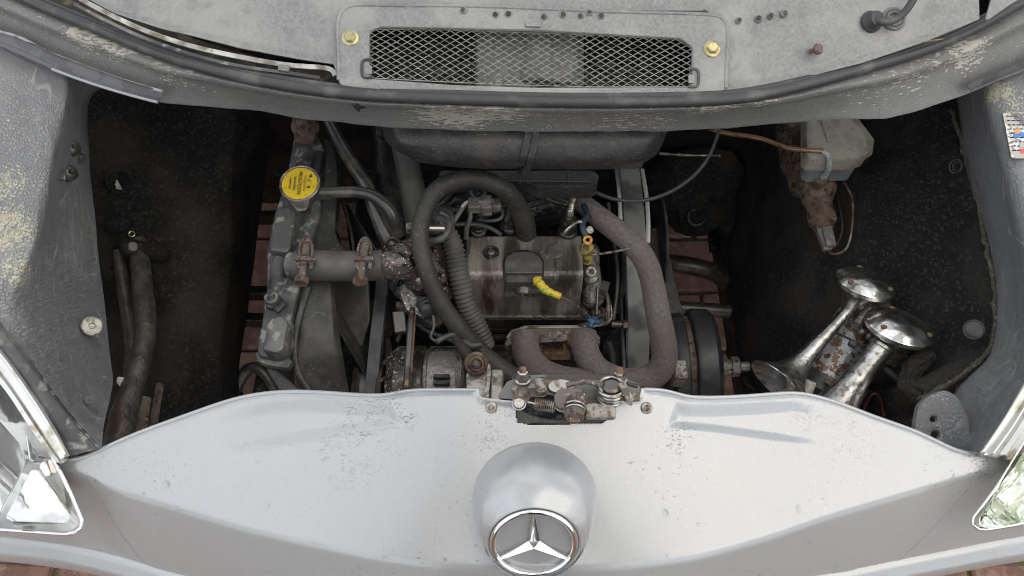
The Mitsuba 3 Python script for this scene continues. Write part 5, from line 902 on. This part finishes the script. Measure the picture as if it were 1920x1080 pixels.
lslab([(955, 728), (975, 716), (1010, 711), (1040, 712), (1056, 722), (1040, 734), (1000, 738), (965, 737)], ZL + .004, .005, 'greasy_alloy', 'latch__bolt_plate', b=.001, r=.004)
lslab([(962, 733), (980, 727), (1020, 727), (1035, 738), (1015, 745), (975, 744)], ZL + .010, .006, 'dull_steel', 'latch__spacer', b=.001, r=.004)
for px, py, m_ in ((980, 705, 'steel'), (1161, 706, 'steel')):
    q = at(px, py + 8, ZL + .006); n = vdir(px, py, 0, -.75, .65); part('latch__stud', cat(lathe(q, q + n, [(0, .0075), (.004, .0075), (.006, .006), (.012, .0055), (.013, .004)], 6), lathe(q, q + n, [(0, .0085), (.002, .0085), (.003, .006)], 24)), m_); part('latch__stud_thread', cat(rod(q + n * .009, q + n * .018, .0034), *[torus(q + n * (.0105 + .0018 * k), n, .0033, .0006, 16, 6) for k in range(4)]), 'rust')
q = at(979, 738, ZL + .012); n = vdir(979, 738, 0, .5, .86); part('latch__bolt', hexbolt(q, n, .0085, .009), 'rusty_steel')
for c, ra in ((1052, 21), (1040, 19)): part('latch__cam_plate', slab([(c + ra * 1.15 * math.cos(t), (724 if c > 1045 else 730) + ra * .62 * math.sin(t)) for t in np.linspace(0, 2 * math.pi, 25)[:-1]], at(1050, 727, ZL + (.018 if c > 1045 else .011)), LN, .005, .001, 0), 'steel' if c > 1045 else 'dull_steel')
part('latch__white_block', box(at(1014, 724, ZL + .014), (.010, .016, .012), [unit([1, .1, 0]), unit([-.1, 1, 0]), [0, 0, 1]], .002), 'greasy_alloy'); part('latch__white_block', box(at(1119, 718, ZL + .016), (.007, .007, .006), None, .002), 'greasy_alloy')
lslab([(1038, 742), (1046, 730), (1068, 726), (1090, 728), (1098, 738), (1092, 758), (1086, 768), (1058, 768), (1042, 762)], ZL + .022, .008, 'rusty_steel', 'latch__hook_lever', b=.0015, r=.004)
lslab([(1078, 744), (1090, 743), (1092, 752), (1080, 754)], ZL + .0225, .004, 'oily_black', 'latch__square_hole', b=.0004, r=.001)
q = at(1077, 764, ZL + .020); n = vdir(1077, 764, 0, .75, .65); part('latch__pivot_pin', cat(lathe(q - n * .01, q + n, [(0, .0085), (.014, .0085), (.016, .0098), (.021, .0098), (.022, .008), (.019, .0058), (.019, .0001)], 32)), 'rusty_steel'); part('latch__washer_ring', cat(torus(q + n * .000, n, .0106, .0011), torus(q + n * .004, n, .0102, .001)), 'steel')
lslab([(1098, 757), (1110, 754), (1150, 760), (1156, 766), (1155, 784), (1098, 783)], ZL + .022, .010, 'pale_pitted', 'latch__release_tab', b=.002, r=.003) if 'pale_pitted' in scene else lslab([(1098, 757), (1110, 754), (1150, 760), (1156, 766), (1155, 784), (1098, 783)], ZL + .022, .010, 'greasy_alloy', 'latch__release_tab', b=.002, r=.003)
s0, s1 = at(1003, 757, ZL + .010), at(1040, 763, ZL + .012); part('latch__extension_spring', coil(s0, s1, .0056, .0006, 10, 240), 'steel'); part('latch__spring_hook', cat(tube(smoothpath([s0, at(995, 755, ZL + .01), at(986, 753, ZL + .012), at(975, 752, ZL + .014), at(970, 756, ZL + .014)], 24), .0011, 8), tube(smoothpath([s1, at(1050, 770, ZL + .012), at(1064, 772, ZL + .012)], 16), .0011, 8)), 'steel')
q = at(973, 755, ZL + .014); part('latch__spring_post', lathe(q - LN * .008, q + LN, [(0, .0035), (.006, .0035), (.007, .0052), (.009, .0054), (.011, .0035)], 24), 'white_plastic'); part('latch__post_ring', torus(q - LN * .002, LN, .0066, .0009), 'steel')
q = at(1146, 748, ZL + .004); q2 = at(1147, 722, ZL + .022); part('latch__torsion_spring', coil(q, q2, .0128, .0019, 4.6, 100, 10), 'steel'); part('latch__torsion_core', lathe(q - (q2 - q) * .2, q2, [(0, .0095), (.022, .0095), (.024, .007)], 24), 'dull_steel')
part('latch__spring_arm', sweep(smoothpath([at(1166, 718, ZL + .026), at(1172, 732, ZL + .026), at(1180, 748, ZL + .024), at(1178, 758, ZL + .02)], 20), [(-.0035, -.001), (.0035, -.001), (.0035, .001), (-.0035, .001)], up=LN), 'greasy_alloy'); lslab([(1160, 734), (1200, 736), (1201, 751), (1160, 752)], ZL + .010, .005, 'rusty_steel', 'latch__end_plate', b=.001, r=.002); lslab([(1172, 713), (1198, 720), (1196, 727), (1178, 722)], ZL + .016, .004, 'black_plastic', 'latch__cover_tip', b=.001, r=.001); lslab([(1148, 741), (1176, 742), (1176, 750), (1148, 750)], ZL + .018, .004, 'rust', 'latch__rust_plate', b=.001, r=.001)
part('latch__link_rod', hose([(1062, 722, ZL + .02), (1100, 716, ZL + .02), (1130, 722, ZL + .02)], 5, 20, 10), 'rusty_steel')
part('latch_trim', strip_ := slab([(961, 750), (972, 762), (985, 772), (1012, 782), (1040, 786), (1100, 787), (1128, 782), (1138, 776), (1139, 792), (1128, 793), (1118, 798), (1000, 795), (984, 797), (970, 799), (963, 786)], at(1050, 790, .7665), unit([0, -.34, .94]), .012, .002, .002), 'black_plastic', 'black plastic trim lining the latch cutout'); part('latch_trim__cavity', slab([(960, 700), (1142, 700), (1142, 798), (960, 798)], at(1050, 750, .72), LN, .003, .0005, .001), 'oily_black')
part('cable_end', hose([(1020, 780, .75), (1030, 770, .755), (1042, 760, .76)], 5, 16, 10), 'black_rubber', 'black release cable end under the latch spring')
# ---------------------------------------------------------------- brake reservoir and master cylinder
ZR = .66
part('brake_reservoir', flat([(1512, 200), (1596, 214), (1600, 232), (1622, 240), (1628, 262), (1631, 284), (1626, 290), (1605, 297), (1519, 298), (1512, 288)], ZR, .032, b=.006, r=.006), 'reservoir_plastic', 'yellowed dirty brake fluid reservoir at the right')
part('brake_reservoir__seam_flange', flat([(1508, 206), (1604, 214), (1640, 262), (1636, 288), (1612, 302), (1517, 304), (1508, 292)], ZR - .030, .006, b=.001, r=.006), 'reservoir_plastic'); part('brake_reservoir__ridge', tube(smoothpath([at(1536, 215, ZR), at(1545, 240, ZR), at(1553, 266, ZR)], 20), .0028, 10), 'reservoir_plastic')
part('brake_reservoir__lower_half', flat([(1512, 220), (1590, 220), (1622, 270), (1614, 292), (1606, 310), (1600, 317), (1522, 320), (1512, 312)], ZR - .037, .032, b=.005, r=.006), 'reservoir_base', 'greyer lower half of the reservoir')
def mcyl():
    a_, b_ = at(1506, 250, .555), at(1546, 432, .555); L_ = np.linalg.norm(b_ - a_)
    return lathe(a_, b_, [(L_ * t_, r_) for t_, r_ in [(0, .026), (.30, .026), (.33, .030), (.43, .030), (.46, .025), (.49, .0265), (.54, .028), (.60, .028), (.62, .0245), (.65, .0225), (.68, .024), (.71, .0225), (.74, .020), (.83, .0185), (.85, .0205), (.92, .0205), (.95, .016), (1, .014)]], 32)
part('master_cylinder', mcyl(), 'brown_rust', 'brown rusty brake master cylinder')
part('master_cylinder__boss', cat(lathe(at(1534, 354, .56), at(1538, 338, .60), [(0, .026), (.012, .026), (.017, .022), (.024, .020), (.026, .014)], 26), lathe(at(1536, 342, .585), at(1541, 322, .615), [(0, .012), (.02, .012)], 16)), 'brown_rust'); part('master_cylinder__rear_body', hose([(1478, 240, .50), (1492, 300, .51), (1508, 352, .53)], [24, 27, 24], 30, 22, None, .004), 'brown_rust')
part('switch_terminal', bar(at(1537, 428, .56), at(1552, 470, .555), .013, .010), 'grey_connector', 'grey left terminal of the brake light switch'); part('switch_terminal', bar(at(1549, 425, .565), at(1558, 464, .56), .015, .010), 'grey_connector', 'grey right terminal of the brake light switch')
part('switch_wire', hose([(1553, 470, .535), (1562, 476, .54), (1580, 472, .545), (1592, 455, .55), (1598, 420, .56), (1597, 370, .565), (1584, 345, .565), (1572, 322, .56)], 2.4, 70, 8), 'copper_pipe', 'brown wire looping outside from the switch'); part('switch_wire', hose([(1556, 466, .54), (1570, 455, .545), (1579, 425, .55), (1574, 390, .55), (1568, 360, .545)], 2.4, 60, 8), 'dusty_hose', 'dark wire looping inside from the switch')
part('brake_pipe', hose([(1320, 236, .64), (1350, 247, .645), (1400, 255, .65), (1440, 264, .655), (1480, 278, .665), (1520, 282, .67), (1542, 284, .67)], 4.6, 70, 12), 'copper_pipe', 'brown brake pipe running across to the reservoir'); part('brake_pipe__coated_end', hose([(1542, 284, .67), (1551, 290, .668), (1554, 305, .655), (1553, 318, .635), (1544, 332, .61)], [4.6, 5, 5.2, 5.6, 6.5], 40, 12), 'verdigris')
part('body_hook', bar(at(1476, 230, .56), at(1500, 248, .56), .008, .004), 'dull_steel', 'small metal bracket beside the reservoir')
# ---------------------------------------------------------------- twin air horn
HZ = .60
axis = unit(at(1470, 722, .555) - at(1606, 540, .60)); disc_n = unit(vdir(1640, 560, .42, -.90, .0) * .86 + -unit(ray(1640, 560)) * .55)
def horn_cap(px, py, z, R_, lab):
    q = at(px, py, z); k = part('horn_cap', lathe(q - disc_n * .010, q + disc_n, [(0, R_ * .6), (.001, R_ * .93), (.004, R_), (.009, R_), (.0105, R_ * .97), (.0115, R_ * .90), (.0145, R_ * .84), (.018, R_ * .66), (.0205, R_ * .4), (.021, .001)], 56), 'chrome', lab)
    x_, y_, _ = basis(disc_n)
    for t in (3.6, 5.6, 1.5): part(k[5:] + '__rivet', lathe(q + .78 * R_ * (math.cos(t) * x_ + math.sin(t) * y_) + disc_n * .004, q + .78 * R_ * (math.cos(t) * x_ + math.sin(t) * y_) + disc_n, [(0, .0042), (.0018, .0042), (.003, .0028), (.0032, .0003)], 12), 'rust')
    return q
c1 = horn_cap(1623, 529, .615, .0395, 'chrome horn cap with rust spots, farther one'); c2 = horn_cap(1688, 611, .625, .0435, 'chrome horn cap with rust spots, nearer one')
mat('horn_casting', lay((.26, .25, .23), [((.13, .12, .11), 60, .45, .65), ((.40, .38, .34), 240, .64, .74)]), .34, .8)
part('horn_body', blob([[(c1 - disc_n * .015, .024), (c1 - disc_n * .035 + (.004, 0, 0), .022)], [(c1 - disc_n * .03, .02), (c2 - disc_n * .026, .02)], [(c2 - disc_n * .015, .026), (c2 - disc_n * .040, .020)], [(at(1640, 590, .575), .026), (at(1612, 610, .565), .020)]], 6, .004), 'horn_casting', 'dull cast body joining the two horns')
part('horn_body__neck', rod(at(1630, 578, .605), at(1608, 612, .598), .0085), 'horn_casting'); part('horn_body__neck', rod(at(1612, 545, .61), at(1586, 590, .60), .0085), 'horn_casting')
p0, p1 = at(1588, 585, .602), at(1462, 722, .575); L = np.linalg.norm(p1 - p0)
part('horn_trumpet', lathe(p0, p1, [(0, .0072), (.02, .0075), (L * .4, .0098), (L * .62, .0125), (L * .75, .0165), (L * .84, .022), (L * .91, .030), (L * .96, .038), (L, .045), (L + .001, .0445), (L * .95, .034), (L * .86, .021), (L * .7, .012)], 48), 'dirty_chrome', 'longer chrome trumpet flaring open behind the nose panel')
p0, p1 = at(1655, 648, .612), at(1548, 785, .56); L = np.linalg.norm(p1 - p0)
part('horn_trumpet', lathe(p0, p1, [(0, .0165), (.004, .0165), (.005, .0150), (L * .35, .0158), (L * .6, .0185), (L * .85, .026), (L, .040), (L + .001, .0395), (L * .9, .026)], 40), 'dirty_chrome', 'shorter chrome trumpet running under the nose panel')
p0, p1 = at(1616, 598, .560), at(1528, 738, .525); L = np.linalg.norm(p1 - p0); d_ = unit(p1 - p0)
part('horn_compressor', lathe(p0, p1, [(0, .030), (.002, .0335), (L - .035, .0335), (L - .033, .0345), (L - .020, .0345)], 48), 'motor_paint', 'rust blistered silver compressor motor of the air horn'); part('horn_compressor__end_cap', lathe(p0 + d_ * (L - .022), p1 + d_, [(0, .0352), (.022, .0352), (.028, .030)], 48), 'black_plastic')
part('horn_compressor__cable_tie', cat(torus(p0 + d_ * L * .36, d_, .0338, .0017, 48, 8), box(at(1598, 645, .604), (.010, .008, .007), [unit([.8, -.5, 0]), unit([.5, .8, 0]), [0, 0, 1]], .0015)), 'black_rubber'); part('horn_compressor__slot', slab([(1546, 716), (1552, 706), (1570, 718), (1564, 728)], at(1557, 717, .5725), vdir(1557, 717, -.2, .1, .95), .004, .0008, .001), 'brown_rust')
part('horn_compressor__terminal', bar(at(1612, 620, .60), at(1620, 624, .60), .006, .008), 'pale_alloy'); part('horn_compressor__terminal', bar(at(1626, 628, .60), at(1632, 632, .60), .006, .008), 'pale_alloy')
part('horn_relay', box(at(1676, 690, .53), (.055, .05, .05), [unit([.8, .5, 0]), unit([-.5, .8, 0]), [0, 0, 1]], .004), 'black_plastic', 'black relay under the nearer horn cap'); part('relay_lead', hose([(1660, 690, .56), (1680, 708, .56), (1696, 726, .555), (1706, 735, .55)], 6, 24, 10), 'grey_connector', 'grey flat lead over the relay'); part('horn_stay', slab([(1680, 650), (1698, 646), (1700, 670), (1676, 690), (1664, 680)], at(1685, 665, .585), vdir(1685, 665, 0, 0, 1), .004, .001, .002), 'brown_rust', 'rusty stay under the nearer horn cap')
part('red_lead', hose([(1618, 770, .53), (1630, 745, .545), (1642, 738, .55), (1652, 750, .545), (1656, 780, .53)], 3.2, 40, 10), 'red_wire', 'red wire loop beside the shorter trumpet'); part('red_lead', hose([(1606, 765, .53), (1624, 738, .535), (1632, 735, .53)], 4, 30, 10), 'black_rubber', 'black wire beside the red wire loop'); part('blue_plug', rod(at(1512, 735, .55), at(1520, 715, .56), .008), 'white_plastic', 'grey plug beside the flared trumpet'); part('blue_plug__sleeve', rod(at(1506, 750, .545), at(1513, 732, .55), .007), 'blue_plastic')
part('rust_tube', hose([(1672, 735, .50), (1690, 770, .49), (1705, 810, .48)], [16, 20, 24], 24), 'brown_rust', 'rusty tube beneath the right inner wing')
# ---------------------------------------------------------------- rain drops left on the nose
rg = random.Random(21)
for px, py, r in [(312, 908, 6), (1248, 962, 5), (1518, 1020, 4.5), (688, 874, 4), (722, 1046, 4), (819, 868, 3.6), (1498, 954, 5), (1250, 1043, 3.2), (690, 912, 3), (818, 910, 2.6), (1790, 892, 4), (1680, 1006, 3), (1755, 1006, 3), (592, 1018, 2.6), (860, 935, 2.4), (1360, 1038, 2.4), (1442, 1060, 2.6), (362, 1018, 2.4), (504, 948, 2.4)]:
    q = on_f([px], [py])[0]; m_ = mpp(px, py, q[2]) * r; h = 1e-3; e1 = on_f([px + 2], [py])[0] - q; e2 = on_f([px], [py - 2])[0] - q; n = unit(np.cross(e1, e2)); n = n if n[2] > 0 else -n
    x_, y_, _ = basis(n); v, f = lathe(q - n * .0002, q + n, [(0, m_), (.3 * m_, m_ * .93), (.5 * m_, m_ * .7), (.62 * m_, m_ * .35), (.65 * m_, 1e-5)], 18)
    v = q + (v - q) + np.outer((v - q) @ y_, y_) * rg.uniform(.1, .7)
    k = put('water_drop', (v, f), 'water', True); labels[k] = {'label': 'clear raindrop beading on the silver nose panel', 'category': 'raindrop', 'group': 'raindrops on the nose panel'}
# ---------------------------------------------------------------- the person holding the camera, beyond the frame (mirrored in the paint)
J = lambda *a: np.array(a, float)
sh = {s_: J(s_ * .20, -.46, 1.42) for s_ in (-1, 1)}; el = {s_: J(s_ * .26, -.28, 1.28) for s_ in (-1, 1)}; wr = {s_: J(s_ * .10, -.07, 1.47) for s_ in (-1, 1)}
body = [[(J(0, -.50, 1.44), .085), (J(0, -.56, 1.15), .13)], [(J(.11, -.48, 1.42), .075), (J(-.11, -.48, 1.42), .075), (J(.10, -.56, 1.1), .11), (J(-.10, -.56, 1.1), .11)], [(J(.09, -.58, .98), .12), (J(-.09, -.58, .98), .12), (J(.1, -.56, 1.12), .11), (J(-.1, -.56, 1.12), .11)]]
for s_ in (-1, 1):
    body += [[(sh[s_], .062), (el[s_], .047)], [(el[s_], .046), (wr[s_], .032)], [(sh[s_], .065), (J(s_ * .08, -.5, 1.42), .08)]]
put('person', blob(body, 12, .02), 'jacket', True); labels['person'] = {'label': 'person in a dark jacket and jeans leaning over the nose to take the picture', 'category': 'person'}
put('person__legs', blob([q for s_ in (-1, 1) for q in ([(J(s_ * .10, -.58, .96), .10), (J(s_ * .12, -.55, .50), .06)], [(J(s_ * .12, -.55, .50), .06), (J(s_ * .13, -.58, .09), .045)], [(J(s_ * .13, -.60, .05), .045), (J(s_ * .14, -.44, .035), .034)])], 10, .02), 'jeans', True)
put('person__head', blob([[(J(0, -.42, 1.66), .085), (J(0, -.37, 1.60), .06)], [(J(0, -.46, 1.58), .055), (J(0, -.49, 1.46), .06)], [(J(0, -.315, 1.615), .012), (J(0, -.325, 1.64), .010)], [(J(.083, -.42, 1.64), .018), (J(.08, -.42, 1.61), .012)], [(J(-.083, -.42, 1.64), .018), (J(-.08, -.42, 1.61), .012)]], 4, .012), 'skin', True)
put('person__hair', blob([[(J(0, -.44, 1.69), .092), (J(0, -.48, 1.64), .08)]], 6, .012), 'hair', True)
hands = []
for s_ in (-1, 1):
    w_ = wr[s_]; hands += [[(w_, .03), (J(s_ * .095, -.04, 1.50), .032)]] + [[(J(s_ * .09, -.04, 1.485 + .018 * i_), .0095), (J(s_ * .082, -.012, 1.485 + .018 * i_), .0085)] for i_ in range(4)] + [[(J(s_ * .085, -.05, 1.47), .011), (J(s_ * .06, -.045, 1.475), .0095)]]
put('person__hands', blob(hands, 4, .006), 'skin', True)
put('phone', box((0, -.030, 1.50), (.155, .009, .076), None, .004), 'black_plastic'); labels['phone'] = {'label': 'black phone held level in both hands above the nose', 'category': 'phone'}
